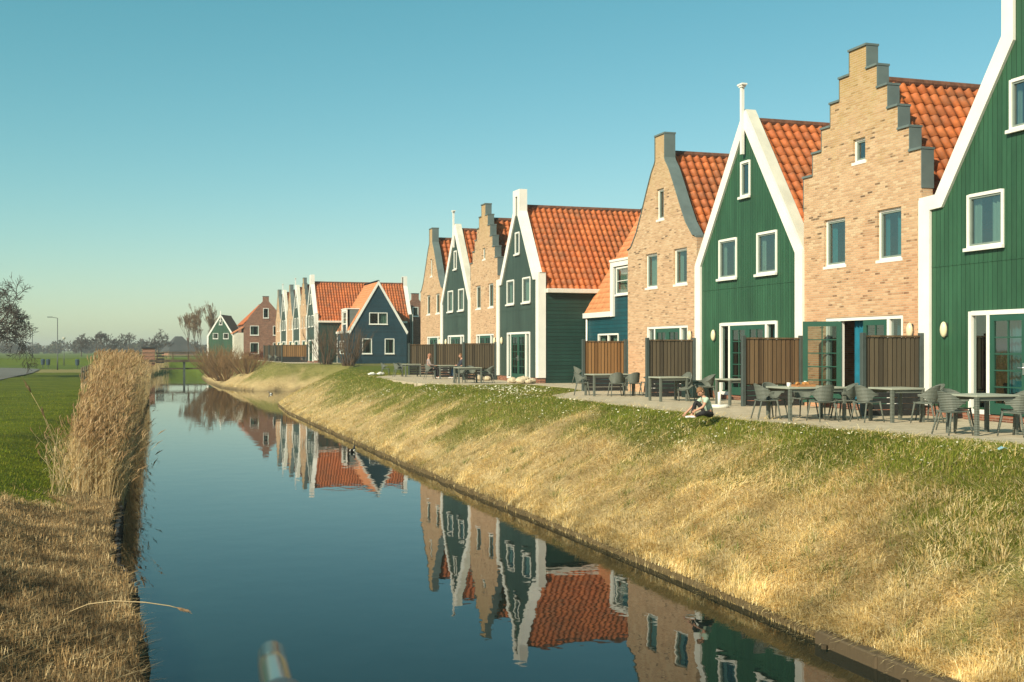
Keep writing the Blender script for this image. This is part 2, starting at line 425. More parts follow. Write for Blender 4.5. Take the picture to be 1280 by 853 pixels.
# water
def water_mat():
    t = NT('canal water'); p = t.pos(); sp = t.sep(p)
    c = t.ramp(t.noise(.2, 3, p), [(.3, (.004, .010, .009)), (.7, (.006, .014, .011))])
    t.base(c, .015, .3); t.p.inputs['IOR'].default_value = 1.33
    a = t.noise(1.0, 3, t.comb(t.math('MULTIPLY', sp[0], 1.1), t.math('MULTIPLY', sp[1], .9), 0.0), .5)
    b = t.noise(1.0, 2, t.comb(t.math('MULTIPLY', sp[0], 5.0), t.math('MULTIPLY', sp[1], 4.0), 0.0), .5)
    patch = t.ramp(t.noise(.07, 2, p), [(.4, .25), (.65, 1.0)])
    h = t.math('ADD', a, t.math('MULTIPLY', t.math('MULTIPLY', b, .12), patch))
    t.bump(h, .0034)
    return t.m
wv = np.array([(-3,-60,WZ),(18,-60,WZ),(18,212,WZ),(-3,212,WZ)])
water = soup('canal_water', wv, np.array([[0,1,2,3]]), water_mat()); tag(water, kind='structure')

# paving
def paving_mat():
    t = NT('concrete paving'); p = t.pos(); s = t.sep(p)
    b = t.n('ShaderNodeTexBrick'); t.l(p, b.inputs['Vector']); b.inputs['Scale'].default_value = 1; b.inputs['Brick Width'].default_value = .5
    b.inputs['Row Height'].default_value = .5; b.inputs['Mortar Size'].default_value = .012; b.offset = .5
    b.inputs['Color1'].default_value = (.47,.40,.29,1); b.inputs['Color2'].default_value = (.54,.465,.345,1); b.inputs['Mortar'].default_value = (.20,.18,.10,1)
    n = t.noise(3, 6, p); c = t.mix(t.math('MULTIPLY', n, .6), b.outputs['Color'], (.36, .305, .215))
    m = t.base(c, .9, .2); t.bump(t.math('SUBTRACT', t.math('MULTIPLY', n, .3), b.outputs['Fac']), .01); return m
PAV = paving_mat()
def slab(name, poly, top=.02, th=.2, mat=None):
    mb = MB(); n = len(poly)
    tri = tessellate_polygon([[Vector((x, y, 0)) for x, y in poly]])
    mb.add([(x, y, top) for x, y in poly] + [(x, y, top-th) for x, y in poly], [tuple(q) for q in tri] + [(i, (i+1) % n, n+(i+1) % n, n+i) for i in range(n)])
    return tag(mb.build(name, mat or PAV), kind='structure')
def wob(poly, amp=.12, step=.7):
    out = []
    for i, (a, b) in enumerate(zip(poly, poly[1:] + poly[:1])):
        L = math.dist(a, b); k = max(1, int(L/step))
        for j in range(k):
            f = j/k; q = amp if a[0] < 17 or b[0] < 17 else 0
            out.append((a[0]+(b[0]-a[0])*f + random.uniform(-q, q), a[1]+(b[1]-a[1])*f + random.uniform(-q, q)*.3))
    return out
slab('terrace', wob([(14.2,4),(14.15,12),(14.0,16),(13.2,20.8),(13.0,22),(13.05,29),(13.15,35.6),(13.6,37.6),(14.9,39.6),(16.3,41.5),(16.9,44),(17.0,50.6),(14.1,49.8),(13.3,51.2),(12.5,53.2),(12.6,58),(13.1,66),(15.0,70.4),(17.9,70.8),(26,70),(26,4)]))
slab('terrace', wob([(15,118),(15,160),(26,160),(26,118)]), top=.22)

# road on the left
def road_mat():
    t = NT('asphalt'); p = t.pos(); n = t.noise(6, 6, p); n2 = t.noise(.4, 3, p)
    return t.base(t.ramp(t.math('ADD', t.math('MULTIPLY', n, .4), t.math('MULTIPLY', n2, .6)), [(.3, (.10,.10,.09)), (.7, (.16,.155,.135))]), .9, .2)
def sheet(name, left, right, lift, mat):
    V = []; F = []
    for (a, b) in zip(left, right):
        for k in range(5):
            f = k/4; x = a[0]+(b[0]-a[0])*f; y = a[1]+(b[1]-a[1])*f
            z = height(np.array([x]), np.array([y]))[0][0]; V.append((x, y, z+lift))
    n = len(left)
    for i in range(n-1):
        for k in range(4): q = i*5+k; F.append((q, q+1, q+6, q+5))
    mb = MB(); mb.add(V, F); return tag(mb.build(name, mat, smooth=True), kind='structure')
cl = [(-24,20),(-22,50),(-18.5,80),(-16,109),(-15.6,135),(-17,152),(-21,163),(-30,172),(-60,178)]
cr = [(-20,20),(-18,50),(-14,80),(-11.2,109),(-11.0,140),(-12,165),(-15,176),(-24,184),(-60,190)]
sheet('road', cl, cr, .06, road_mat())

# ------------------------------------------------------------------ roofs
def tile_slope(name, mat, p0, eave, up, L, S, cw=.30, rh=.37, amp=.06, lift=.022, cols=None, parent=None):
    """p0 eave corner, eave unit vector along the eave, up unit vector up the slope, L eave length, S slope length"""
    p0 = np.array(p0); e = np.array(eave); u = np.array(up); nrm = np.cross(e, u); nrm = nrm/np.linalg.norm(nrm)
    if nrm[2] < 0: nrm = -nrm
    nc = max(1, round(L/cw)); cw = L/nc; nr = max(1, round(S/rh)); rh = S/nr
    prof = [(0, -.1), (.1, .35), (.22, .85), (.36, 1.0), (.5, .85), (.63, .35), (.74, -.1), (.87, -.25)]
    xs = []; hs_ = []; ci = []
    for c in range(nc):
        for q, h in prof: xs.append((c+q)*cw); hs_.append(h*amp); ci.append(c)
    xs.append(L); hs_.append(0); ci.append(nc-1)
    xs = np.array(xs); hs_ = np.array(hs_); ci = np.array(ci); m = len(xs)
    V = []; C = []; F = []
    pal = np.array(cols); rr = np.random.default_rng(abs(hash(name)) % 999 + int(L*100))
    for r in range(nr):
        jit = rr.random((nc,))*.01; pick = (.45*pal[rr.integers(0, len(pal), nc)] + .55*pal.mean(0)) * (0.88 + .24*rr.random((nc, 1)))
        s0, s1 = r*rh - .03, (r+1)*rh + .01
        for s_, extra in ((s0, -.02), (s0, lift), (s1, 0.0)):
            h = hs_ + extra + (jit[ci] if extra == lift else 0)
            V.append(p0 + xs[:, None]*e + s_*u + h[:, None]*nrm); C.append(pick[ci])
        b = r*3*m
        for q in range(2):
            i = np.arange(m-1) + b + q*m
            F.append(np.stack([i, i+1, i+1+m, i+m], 1))
    return soup(name, np.concatenate(V), np.concatenate(F), mat, parent, col=np.concatenate(C))
ORANGE = [(.46,.12,.030),(.50,.14,.036),(.42,.10,.027),(.37,.095,.03),(.46,.145,.043),(.28,.10,.04),(.53,.15,.038)]
DULL = [(.30,.10,.045),(.34,.12,.05),(.26,.085,.04),(.22,.085,.045)]
PALE = [(.56,.235,.105),(.60,.26,.12),(.53,.215,.095)]
BROWN = [(.13,.05,.035),(.16,.06,.04),(.11,.045,.03)]

def gable_roof(parent, w, ze, zr, x0, x1, cols, mat='tile', cw=.30, rh=.37, amp=.065, oh=.0):
    """ridge along local x at y = 0; two slopes as one roof part with a ridge row"""
    hw = w/2 + oh; ze2 = ze - oh*(zr-ze)/(w/2); S = math.hypot(hw, zr-ze2)
    a = tile_slope('roof_slope', M[mat], (x0, -hw, ze2), (1,0,0), (0, hw/S, (zr-ze2)/S), x1-x0, S, cw, rh, amp, cols=cols, parent=parent)
    b = tile_slope('roof_slope', M[mat], (x0, hw, ze2), (1,0,0), (0, -hw/S, (zr-ze2)/S), x1-x0, S, cw, rh, amp, cols=cols, parent=parent)
    mb = MB(); n = int((x1-x0)/.38)
    for i in range(n):
        s0 = x0 + (x1-x0)*i/n; s1 = x0 + (x1-x0)*(i+1)/n + .03
        mb.tube([(s0, 0, zr-.02), (s1, 0, zr-.005)], [.13, .115], 10)
    mb.build('ridge_tiles', M['ridge'], a, smooth=False)
    return a

# ------------------------------------------------------------------ windows, doors
def window(parent, y0, y1, z0, z1, x=0.0, proud=.03, mull=0, curtain='curtain', frame='white', fw=.062, sill=True, bars=0, cl=.5, blind=False):
    """y0 < y1; opening in a wall whose outer face is at local x; frame mesh with pane, sill, curtains below it"""
    f = MB(); d = .07
    f.box(x-proud, x+d, y0-.01, y0+fw, z0-.0, z1); f.box(x-proud, x+d, y1-fw, y1+.01, z0, z1)
    f.box(x-proud, x+d, y0+fw, y1-fw, z1-fw, z1+.01); f.box(x-proud, x+d, y0+fw, y1-fw, z0, z0+fw)
    for k in range(mull):
        c = y0 + (y1-y0)*(k+1)/(mull+1); f.box(x-proud+.006, x+d-.006, c-.045, c+.045, z0+fw, z1-fw)
    for k in range(bars):
        zz = z0 + (z1-z0)*(k+1)/(bars+1); f.box(x, x+.04, y0+fw, y1-fw, zz-.014, zz+.014)
    fo = f.build('window', M[frame], parent)
    h_ = MB(); a, b, c, d_, e = y0+fw, y1-fw, z0+fw, z1-fw, .045
    h_.box(x-.004, x+d-.012, a+.001, a+e, c, d_).box(x-.004, x+d-.012, b-e, b-.001, c, d_).box(x-.004, x+d-.012, a+e, b-e, d_-e, d_-.001).box(x-.004, x+d-.012, a+e, b-e, c+.001, c+e)
    if not mull: h_.build('sash', M['sash'], fo)
    g = MB(); g.add([(x+.035, y0+fw*.9, z0+fw*.9), (x+.035, y1-fw*.9, z0+fw*.9), (x+.035, y1-fw*.9, z1-fw*.9), (x+.035, y0+fw*.9, z1-fw*.9)], [(0,1,2,3)])
    g.build('pane', M['glass'], fo)
    if sill:
        s = MB(); s.box(x-.1, x-proud-.002, y0-.05, y1+.05, z0-.06, z0+.015); s.build('sill', M['white'], fo)
    if curtain:
        n = 14; W = (y1-y0); wside = random.choice((0, 1))
        for side in (0, 1):
            c = MB()
            ww = W*cl*(random.uniform(.75, 1.0) if side == wside else random.uniform(.2, .4))
            a0 = y0+.02 if side == 0 else y1-.02-ww
            vs = []
            for i in range(n+1):
                yy = a0 + ww*i/n; xx = x + .17 + .03*math.sin(i*1.9+side)
                vs += [(xx, yy, z0-.1), (xx, yy, z1+.05)]
            c.add(vs, [(2*i, 2*i+2, 2*i+3, 2*i+1) for i in range(n)])
            c.build('curtain', M[curtain], fo, fixn=False)
    return fo

def door_leaf(parent, y0, y1, z0, z1, x, handle_side=1, rows=5, cols=2, mat='doorgreen', hinge=None):
    """glazed leaf; built around its own hinge so it can be swung"""
    root_y = hinge if hinge is not None else 0
    L = MB(); st = .13; a, b = y0-root_y, y1-root_y
    L.box(-.03, .03, a, a+st, z0, z1); L.box(-.03, .03, b-st, b, z0, z1); L.box(-.03, .03, a+st, b-st, z1-st, z1); L.box(-.03, .03, a+st, b-st, z0, z0+.24)
    gy0, gy1, gz0, gz1 = a+st, b-st, z0+.24, z1-st
    for k in range(1, cols): c = gy0+(gy1-gy0)*k/cols; L.box(-.018, .018, c-.014, c+.014, gz0, gz1)
    for k in range(1, rows): c = gz0+(gz1-gz0)*k/rows; L.box(-.0195, .0195, gy0, gy1, c-.014, c+.014)
    o = L.build('door_leaf', M[mat], parent); o.location = (x, root_y, 0)
    return o, (gy0, gy1, gz0, gz1), (a, b)

def patio(parent, y0, y1, z0, z1, x=0.0, open_door=False, curtain='curtain_teal', lower=True):
    """white frame with a sidelight each side of a pair of green glazed doors"""
    f = MB(); fw = .09; sl = .62; pr = .04
    f.box(x-pr, x+.1, y0-.01, y0+fw, z0, z1); f.box(x-pr, x+.1, y1-fw, y1+.01, z0, z1); f.box(x-pr, x+.1, y0+fw, y1-fw, z1-fw, z1+.01)
    for c in (y0+sl, y1-sl): f.box(x-pr+.004, x+.1-.004, c-.05, c+.05, z0, z1-fw)
    for a, b in ((y0+fw, y0+sl-.05), (y1-sl+.05, y1-fw)): f.box(x-pr+.008, x+.092, a, b, z0, z0+.1)
    fo = f.build('patio_door', M['white'], parent)
    ym = (y0+y1)/2; zt = z1-fw-.01
    X = x+.03
    def q(a, b, c, d): g = MB(); g.add([(X, a, c), (X, b, c), (X, b, d), (X, a, d)], [(0,1,2,3)]); g.build('pane', M['glass'], fo)
    q(y0+fw-.01, y0+sl-.04, z0+.09, z1-fw+.01); q(y1-sl+.04, y1-fw+.01, z0+.09, z1-fw+.01)
    for i, (a, b) in enumerate(((y0+sl+.05, ym-.006), (ym+.006, y1-sl-.05))):
        swing = open_door and i == 1
        o, gl, ab = door_leaf(fo, a, b, z0+.02, zt, x+.0, hinge=(b if i == 1 else a))
        hb = MB(); hy = (ab[0]+.06 if i == 1 else ab[1]-.06)
        hb.box(-.05, -.031, hy-.025, hy+.025, z0+.9, z0+1.15); hb.tube([(-.075, hy, z0+1.05), (-.075, hy+(-.13 if i == 0 else .13), z0+1.05)], .012, 6); hb.tube([(-.03, hy, z0+1.05), (-.075, hy, z0+1.05)], .012, 6)
        h = hb.build('handle', M['steel'], fo); h.location = o.location
        pg = MB(); pg.add([(0, gl[0]-.01, gl[2]-.01), (0, gl[1]+.01, gl[2]-.01), (0, gl[1]+.01, gl[3]+.01), (0, gl[0]-.01, gl[3]+.01)], [(0,1,2,3)])
        p = pg.build('pane', M['glass_dark'], fo); p.location = o.location
        if swing:
            for z in (o, h, p): z.rotation_euler = (0, 0, R(-118))
    n = 22
    for a0, ww in (((y1-sl-1.0), .62), (y0+.1, .45)):
        c = MB(); vs = []
        for i in range(n+1):
            yy = a0 + ww*i/n; xx = x+.2+.045*math.sin(i*1.3)
            vs += [(xx, yy, z0), (xx, yy, z1+.02)]
        c.add(vs, [(2*i, 2*i+2, 2*i+3, 2*i+1) for i in range(n)])
        c.build('curtain', M[curtain], fo, fixn=False)
    s = MB(); s.box(x-.16, x-pr-.003, y0-.03, y1+.03, z0-.12, z0); s.build('threshold', M['brick_red'], fo)
    return fo

def wall_lamp(parent, y, z, x=0.0):
    b = MB(); b.box(x-.05, x-.002, y-.09, y+.09, z-.16, z+.16); o = b.build('wall_lamp', M['darkmetal'], parent, bevel=.02)
    s = MB(); s.ball((x-.06, y, z), 1, 12, 8, (.075, .1, .185)); s.build('lamp_shade', M['lampglass'], o, smooth=True)

def rect(y0, y1, z0, z1): return [(y0, z0), (y1, z0), (y1, z1), (y0, z1)]

def inset(poly, d):
    out = []
    for i, p in enumerate(poly):
        a = Vector(poly[max(i-1, 0)]); b = Vector(p); c = Vector(poly[min(i+1, len(poly)-1)])
        t1 = (b-a).normalized() if (b-a).length > 0 else (c-b).normalized(); t2 = (c-b).normalized() if (c-b).length > 0 else t1
        n1 = Vector((-t1.y, t1.x)); n2 = Vector((-t2.y, t2.x)); n = (n1+n2)
        n = n/max(.35, n.dot(n1)) if n.length > 1e-6 else n1
        out.append((b.x+n.x*d, b.y+n.y*d))
    return out
# every house: local x = depth (0 at the canal front, + behind), local y = along the row (world +Y), z up
ZR, ZE, DEP = 8.65, 4.5, 10.0
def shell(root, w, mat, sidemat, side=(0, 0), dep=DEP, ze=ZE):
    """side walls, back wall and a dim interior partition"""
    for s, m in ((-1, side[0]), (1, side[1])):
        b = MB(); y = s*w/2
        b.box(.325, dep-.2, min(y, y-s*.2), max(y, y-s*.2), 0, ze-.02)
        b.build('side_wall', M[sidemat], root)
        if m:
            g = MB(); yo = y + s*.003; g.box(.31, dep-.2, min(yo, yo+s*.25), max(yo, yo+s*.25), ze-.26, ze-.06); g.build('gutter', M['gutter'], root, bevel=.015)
    b = MB(); b.prism([(-w/2+.002, 0), (w/2-.002, 0), (w/2-.002, ze-.05), (0, ZR-.12), (-w/2+.002, ze-.05)], dep-.2, dep); b.build('back_wall', M[mat], root)
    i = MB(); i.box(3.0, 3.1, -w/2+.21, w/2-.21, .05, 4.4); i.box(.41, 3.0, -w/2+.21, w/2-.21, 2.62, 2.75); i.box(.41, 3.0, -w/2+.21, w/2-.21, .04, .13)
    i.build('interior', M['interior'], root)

def house_C(Y0, col, label, group, z=0.0, cols=ORANGE, sidemat='darkgreen_side', name='wooden_house'):
    w = 6.58; h = w/2; root = empty(name, (XF, Y0+h, z), 0, label, 'house', group)
    out = [(-h,.27),(h,.27),(h,5.12),(h-.60,5.14),(.46,8.33),(.46,9.37),(-.46,9.37),(-.46,8.33),(-h+.60,5.14),(-h,5.12)]
    att = (-.33,.33,6.28,7.37); wl = (.52,1.67,3.85,5.07); wr = (-1.98,-.83,3.85,5.07); dr = (-1.95,1.6,.15,2.44)
    MB().holed(out, [rect(*q) for q in (att, wl, wr)] + [rect(dr[0],dr[1],.29,dr[3])], 0, .30).build('front_wall', M[col], root)
    MB().box(.02,.3,-h+.01,dr[0],0,.27).box(.02,.3,dr[1],h-.01,0,.27).box(.02,.3,dr[0],dr[1],0,.1).build('plinth', M['brick_red'], root)
    seam = MB(); seam.box(-.012,-.001,-h+.38,h-.38,3.52,3.55); seam.build('seam_strip', M[col], root)
    bo = [(h+.01,.27),(h+.01,5.2),(h-.57,5.22),(.52,8.38),(.52,9.44),(-.52,9.44),(-.52,8.38),(-h+.57,5.22),(-h-.01,5.2),(-h-.01,.27)]
    bi = [(h-.37,.27),(h-.37,4.88),(h-.80,4.90),(.17,8.2),(.17,9.12),(-.17,9.12),(-.17,8.2),(-h+.80,4.90),(-h+.37,4.88),(-h+.37,.27)]
    MB().band(bo, bi, -.07, -.001).build('bargeboard', M['white'], root)
    # white capping that runs back over the gable's thickness
    cap = inset(bo, .07)
    MB().band(bo[1:-1], cap[1:-1], 0.001, .33).build('capping', M['white'], root)
    rear = [(a, b) for a, b in out]
    MB().prism(rear, DEP+.12, DEP+.4).build('rear_gable', M[col], root)
    MB().band(bo, bi, DEP+.401, DEP+.46).build('rear_bargeboard', M['white'], root); MB().band(bo[1:-1], cap[1:-1], DEP+.04, DEP+.40).build('rear_capping', M['white'], root)
    for s in (-1, 1): MB().box(-.068, .30, min(s*h, s*(h+.035)), max(s*h, s*(h+.035)), .27, 5.15).build('corner_post', M['white'], root)
    window(root, *att[:2], *att[2:], curtain='curtain'); window(root, *wl[:2], *wl[2:]); window(root, *wr[:2], *wr[2:])
    patio(root, *dr); wall_lamp(root, 2.42, 2.05)
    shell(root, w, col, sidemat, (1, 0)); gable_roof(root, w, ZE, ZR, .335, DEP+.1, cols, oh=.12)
    p = MB(); p.tube([(6.0,-h-.09,4.2),(6.0,-h-.09,.1)], .045, 8); p.build('downpipe', M['pipe'], root, smooth=True)
    return root

def house_S(Y0, label, group, z=0.0, cols=ORANGE, open_door=False, mat='brick'):
    w = 5.15; h = w/2; root = empty('brick_house', (XF, Y0+h, z), 0, label, 'house', group)
    hs_ = [.37,.82,1.25,1.67,2.11,h-.005]; zs = [9.42,8.80,8.21,7.60,7.0,6.39]
    rgt = []
    for a, zz in zip(hs_, zs): rgt += [(a, zz)]
    out = [(-h+.005,0),(h-.005,0),(h-.005,5.76)]
    up = []
    prev = 5.76
    hh = hs_[::-1]; zz = [5.76] + zs[::-1]
    pts = [(h-.005,5.76)]
    for k in range(len(hh)):
        pts.append((hh[k] - (.0 if k else 0.0), zz[k]))
    out = [(-h+.005,0),(h-.005,0)]
    stair = [(h-.005,5.76)]
    lev = [5.76]+zs[::-1]                      # 5.76 6.39 7.0 7.6 8.21 8.8 9.42
    ins = [h-.005,2.11,1.67,1.25,.82,.37]      # half width of each level
    L = []
    for k in range(1, 7):
        L.append((ins[k-1] if k > 1 else ins[0], lev[k-1])); 
    right = []
    cur = ins[0]
    right.append((ins[0], lev[1]-.63))
    for k in range(6):
        right.append((ins[k], lev[k] if k else lev[0]))
        right.append((ins[k], lev[k+1]))
    # clean duplicates
    R_ = []
    for p in right:
        if not R_ or (abs(p[0]-R_[-1][0]) > 1e-6 or abs(p[1]-R_[-1][1]) > 1e-6): R_.append(p)
    R_ = R_[1:]
    out += R_ + [(-a, b) for a, b in reversed(R_)]
    att = (-.32,.22,6.46,7.08); wl = (.57,1.55,3.83,5.11); wr = (-1.8,-.82,3.83,5.11); dr = (-1.86,1.5,.15,2.44)
    MB().holed(out, [rect(*q) for q in (att, wl, wr, dr)], 0, .32).build('front_wall', M[mat], root)
    c = MB()
    for s in (-1, 1):
        for k in range(6):
            a = ins[k]; b = ins[k+1] if k < 5 else 0
            zt = lev[k+1]
            y0, y1 = sorted((s*(a+.035), s*(b+.002 if k < 5 else 0)))
            c.box(-.045, .36, y0, y1, zt, zt+.055)
            y0, y1 = sorted((s*(a+.001), s*(a+.022)))
            c.box(-.012, .34, y0, y1, lev[k]+(.056 if k else -.3), zt-.001)
    c.build('coping', M['zinc'], root)
    window(root, *att[:2], *att[2:], x=.09, proud=.02, curtain=None, fw=.06)
    window(root, *wl[:2], *wl[2:], x=.09, proud=.02, curtain='curtain_teal'); window(root, *wr[:2], *wr[2:], x=.09, proud=.02, curtain='curtain_teal')
    patio(root, *dr, x=.06, open_door=open_door, curtain='curtain_blue'); wall_lamp(root, -2.2, 2.05)
    shell(root, w, mat, mat); gable_roof(root, w, ZE, ZR, .33, DEP+.1, cols)
    return root

def house_P(Y0, col, label, group, z=0.0, cols=ORANGE):
    w = 6.54; h = w/2; root = empty('wooden_house', (XF, Y0+h, z), 0, label, 'house', group)
    att = (-.29,.29,6.3,7.4); wl = (.54,1.7,3.84,5.1); wr = (-1.85,-.7,3.84,5.1); dr = (-1.88,1.61,.15,2.43)
    out = [(-h,.27),(h,.27),(h,4.4),(0,8.95),(-h,4.4)]
    MB().holed(out, [rect(*q) for q in (att, wl, wr)] + [rect(dr[0],dr[1],.29,dr[3])], 0, .30).build('front_wall', M[col], root)
    MB().box(.02,.3,-h+.01,dr[0],0,.27).box(.02,.3,dr[1],h-.01,0,.27).box(.02,.3,dr[0],dr[1],0,.1).build('plinth', M['brick_red'], root)
    MB().box(-.012,-.001,-h+.38,h-.38,3.52,3.55).build('seam_strip', M[col], root)
    bo = [(h+.01,.27),(h+.01,4.42),(0,9.0),(-h-.01,4.42),(-h-.01,.27)]
    bi = [(h-.36,.27),(h-.36,4.34),(0,8.42),(-h+.36,4.34),(-h+.36,.27)]
    MB().band(bo, bi, -.07, -.001).build('bargeboard', M['white'], root)
    cap = [(h-.04,4.36),(0,8.92),(-h+.04,4.36)]
    MB().band(bo[1:4], cap, .001, .35).build('capping', M['cream'], root)  # white trim's less sunlit top face, its duller light painted as cream
    for s in (-1, 1): MB().box(-.068, .30, min(s*h, s*(h+.035)), max(s*h, s*(h+.035)), .27, 4.38).build('corner_post', M['white'], root)
    f = MB(); f.box(-.17,-.072,-.05,.05,7.6,9.72); f.box(-.21,-.03,-.16,.16,9.72,9.77); f.box(-.19,-.05,-.10,.10,9.66,9.718); f.build('finial', M['white'], root)
    window(root, *att[:2], *att[2:], curtain=None); window(root, *wl[:2], *wl[2:]); window(root, *wr[:2], *wr[2:])
    patio(root, *dr); wall_lamp(root, 2.0, 2.05)
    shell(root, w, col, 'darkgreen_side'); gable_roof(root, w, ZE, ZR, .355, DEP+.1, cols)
    return root

def house_B(Y0, label, group, z=0.0, cols=ORANGE, mat='brick_b'):
    w = 5.74; h = w/2; root = empty('brick_house', (XF, Y0+h, z), 0, label, 'house', group)
    cv = [(h-.004,5.42),(h-.32,5.46),(2.05,5.95),(1.6,6.62),(1.1,7.42),(.72,8.0),(.44,8.3),(.39,8.4),(.39,9.27)]
    out = [(-h+.004,0),(h-.004,0)] + cv + [(-a, b) for a, b in reversed(cv)]
    att = (-.3,.28,6.25,7.36); wl = (.25,1.25,3.84,5.09); wr = (-2.13,-1.11,3.84,5.09); dr = (-2.19,1.14,.15,2.43)
    wl = (.25,1.25,3.84,5.09)
    MB().holed(out, [rect(*q) for q in (att, wl, wr, dr)], 0, .32).build('front_wall', M[mat], root)
    c = MB()
    for s in (-1, 1):
        o = [(s*(a+.03), b+.035) for a, b in cv]; i = [(s*(a+.0015), b+.0015) for a, b in cv]
        o[0] = (s*(h+.004), 5.42-.06); o[-1] = (s*.42, 9.27)
        c.band(o, i, -.03, .40)
    c.box(-.04,.42,-.43,.43,9.272,9.33)
    c.build('coping', M['zinc'], root)
    window(root, *att[:2], *att[2:], x=.09, proud=.02, curtain=None); window(root, *wl[:2], *wl[2:], x=.09, proud=.02); window(root, *wr[:2], *wr[2:], x=.09, proud=.02)
    patio(root, *dr, x=.06); wall_lamp(root, -2.45, 2.05)
    shell(root, w, mat, mat); gable_roof(root, w, ZE, ZR, .41, DEP+.1, cols)
    return root

def annex(Y0, Y1, label, col, group, z=0.0):
    """cross wing set back from the row: ridge along world Y, gable end facing -Y, dormer on the canal side"""
    Lh = Y1-Y0; root = empty('blue_house', (23.1, Y0, z), 0, label, 'house', group)
    hw, ze, zr = 2.9, 3.43, 8.25; t = .22
    # local x across, local y along
    def gpoly(y0, y1, polys, name, mat):
        mb = MB(); mb.holed(*polys, y0, y1); mb.v = [(b, a, c) for a, b, c in mb.v]; return mb.build(name, mat, root)
    up = (-.92,.92,3.94,5.1); l1 = (-1.62,-.66,.98,2.5); l2 = (.66,1.62,.98,2.5)
    gpoly(0, t, ([(-hw,0),(hw,0),(hw,ze),(0,zr-.1),(-hw,ze)], [rect(*q) for q in (up, l1, l2)]), 'gable_wall', M[col])
    # front (canal side) wall with window, door and dormer front
    d0, d1 = Lh-6.1, Lh-3.2; dz = 5.45
    wins = [(Lh-3.9, Lh-1.55, .95, 2.3), (d0+.5, d1-.45, 4.0, 5.2)]
    fr = [(t,0),(Lh,0),(Lh,ze-.02),(d1,ze-.02),(d1,dz),(d0,dz),(d0,ze-.02),(t,ze-.02)]
    MB().holed(fr, [rect(*q) for q in wins], -hw, -hw+t).build('front_wall', M[col], root)
    MB().box(hw-t, hw, t, Lh, 0, ze-.02).build('side_wall', M[col], root)
    S = math.hypot(hw+.12, (zr-ze)*(1+.12/hw)); u = ((hw+.12)/S, 0, (zr-ze)*(1+.12/hw)/S); ez = ze-.12*(zr-ze)/hw
    k = (dz-ze)/(zr-ze)*hw; f0 = (k+.12-.05)/(hw+.12)
    r1 = tile_slope('roof_slope', M['tile_smooth'], (-hw-.12, -.05, ez), (0,1,0), u, d0+.03, S, .2, .30, .016, .018, PALE, root)
    tile_slope('roof_slope', M['tile_smooth'], (-hw-.12, d1+.02, ez), (0,1,0), u, Lh-d1-.02, S, .2, .30, .016, .018, PALE, root)
    tile_slope('roof_slope', M['tile_smooth'], (-hw-.12+u[0]*S*f0, d0-.02, ez+u[2]*S*f0), (0,1,0), u, d1-d0+.04, S*(1-f0), .2, .30, .016, .018, PALE, root)
    tile_slope('roof_slope', M['tile_smooth'], (hw+.12, -.05, ez), (0,1,0), (-u[0],0,u[2]), Lh+.05, S, .2, .30, .016, .018, PALE, root)
    mb = MB(); mb.tube([(0,-.05,zr+.02),(0,Lh,zr+.02)], .11, 10); mb.build('ridge_tiles', M['tile_smooth'], r1)
    rm = MB(); Lb = [(-hw-.14, ez-.06), (0, zr+.06), (hw+.14, ez-.06)]; Li = [(-hw-.0, ez-.30), (0, zr-.34), (hw+.0, ez-.30)]
    rm.band(Lb, Li, -.10, -.052); rm.v = [(b, a, c) for a, b, c in rm.v]; rm.build('bargeboard', M['white'], root)
    # fascia either side of the dormer
    MB().box(-hw-.17,-hw-.002,-.04,d0-.02,ez-.17,ez+.06).box(-hw-.17,-hw-.002,d1+.02,Lh+.0,ez-.17,ez+.06).build('fascia', M['white'], root)
    # dormer: frame, cheeks, flat roof
    k = (dz-ze)/(zr-ze)*hw
    df = MB(); df.box(-hw-.10,-hw-.002,d0-.04,d0+.28,ez-.17,dz+.02); df.box(-hw-.10,-hw-.002,d1-.28,d1+.04,ez-.17,dz+.02); df.box(-hw-.10,-hw-.002,d0+.28,d1-.28,dz-.2,dz+.02)
    do = df.build('dormer', M['white'], root)
    ck = MB()
    for y in (d0, d1): ck.add([(-hw,y,ze-.1),(-hw,y,dz),(-hw+k+.05,y,dz)], [(0,1,2)])
    ck.build('dormer_cheek', M['zinc'], do)
    MB().box(-hw-.14,-hw+k+.3,d0-.06,d1+.06,dz+.022,dz+.12).build('dormer_roof', M['white'], do)
    for q, mu in ((wins[0], 1), (wins[1], 0)):
        window(root, q[0], q[1], q[2], q[3], x=-hw, mull=mu, sill=mu == 0, bars=1 if mu == 0 else 0)
    for q, mu in ((up, 1), (l1, 0), (l2, 0)):
        o = window(root, q[0], q[1], q[2], q[3], x=0, mull=mu)
        for ob in [o] + list(o.children):
            me = ob.data; co = np.empty(len(me.vertices)*3, np.float32); me.vertices.foreach_get('co', co); co = co.reshape(-1, 3)[:, [1, 0, 2]]
            me.vertices.foreach_set('co', np.ascontiguousarray(co).ravel()); me.update()
    p = MB(); p.tube([(-hw-.06, Lh-.25, ez-.15), (-hw-.06, Lh-.25, 0)], .045, 8); p.build('downpipe', M['white'], root, smooth=True)
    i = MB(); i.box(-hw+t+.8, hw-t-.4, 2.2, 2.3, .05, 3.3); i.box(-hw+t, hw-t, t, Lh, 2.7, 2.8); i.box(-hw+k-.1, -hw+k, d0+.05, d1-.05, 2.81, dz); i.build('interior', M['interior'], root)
    return root

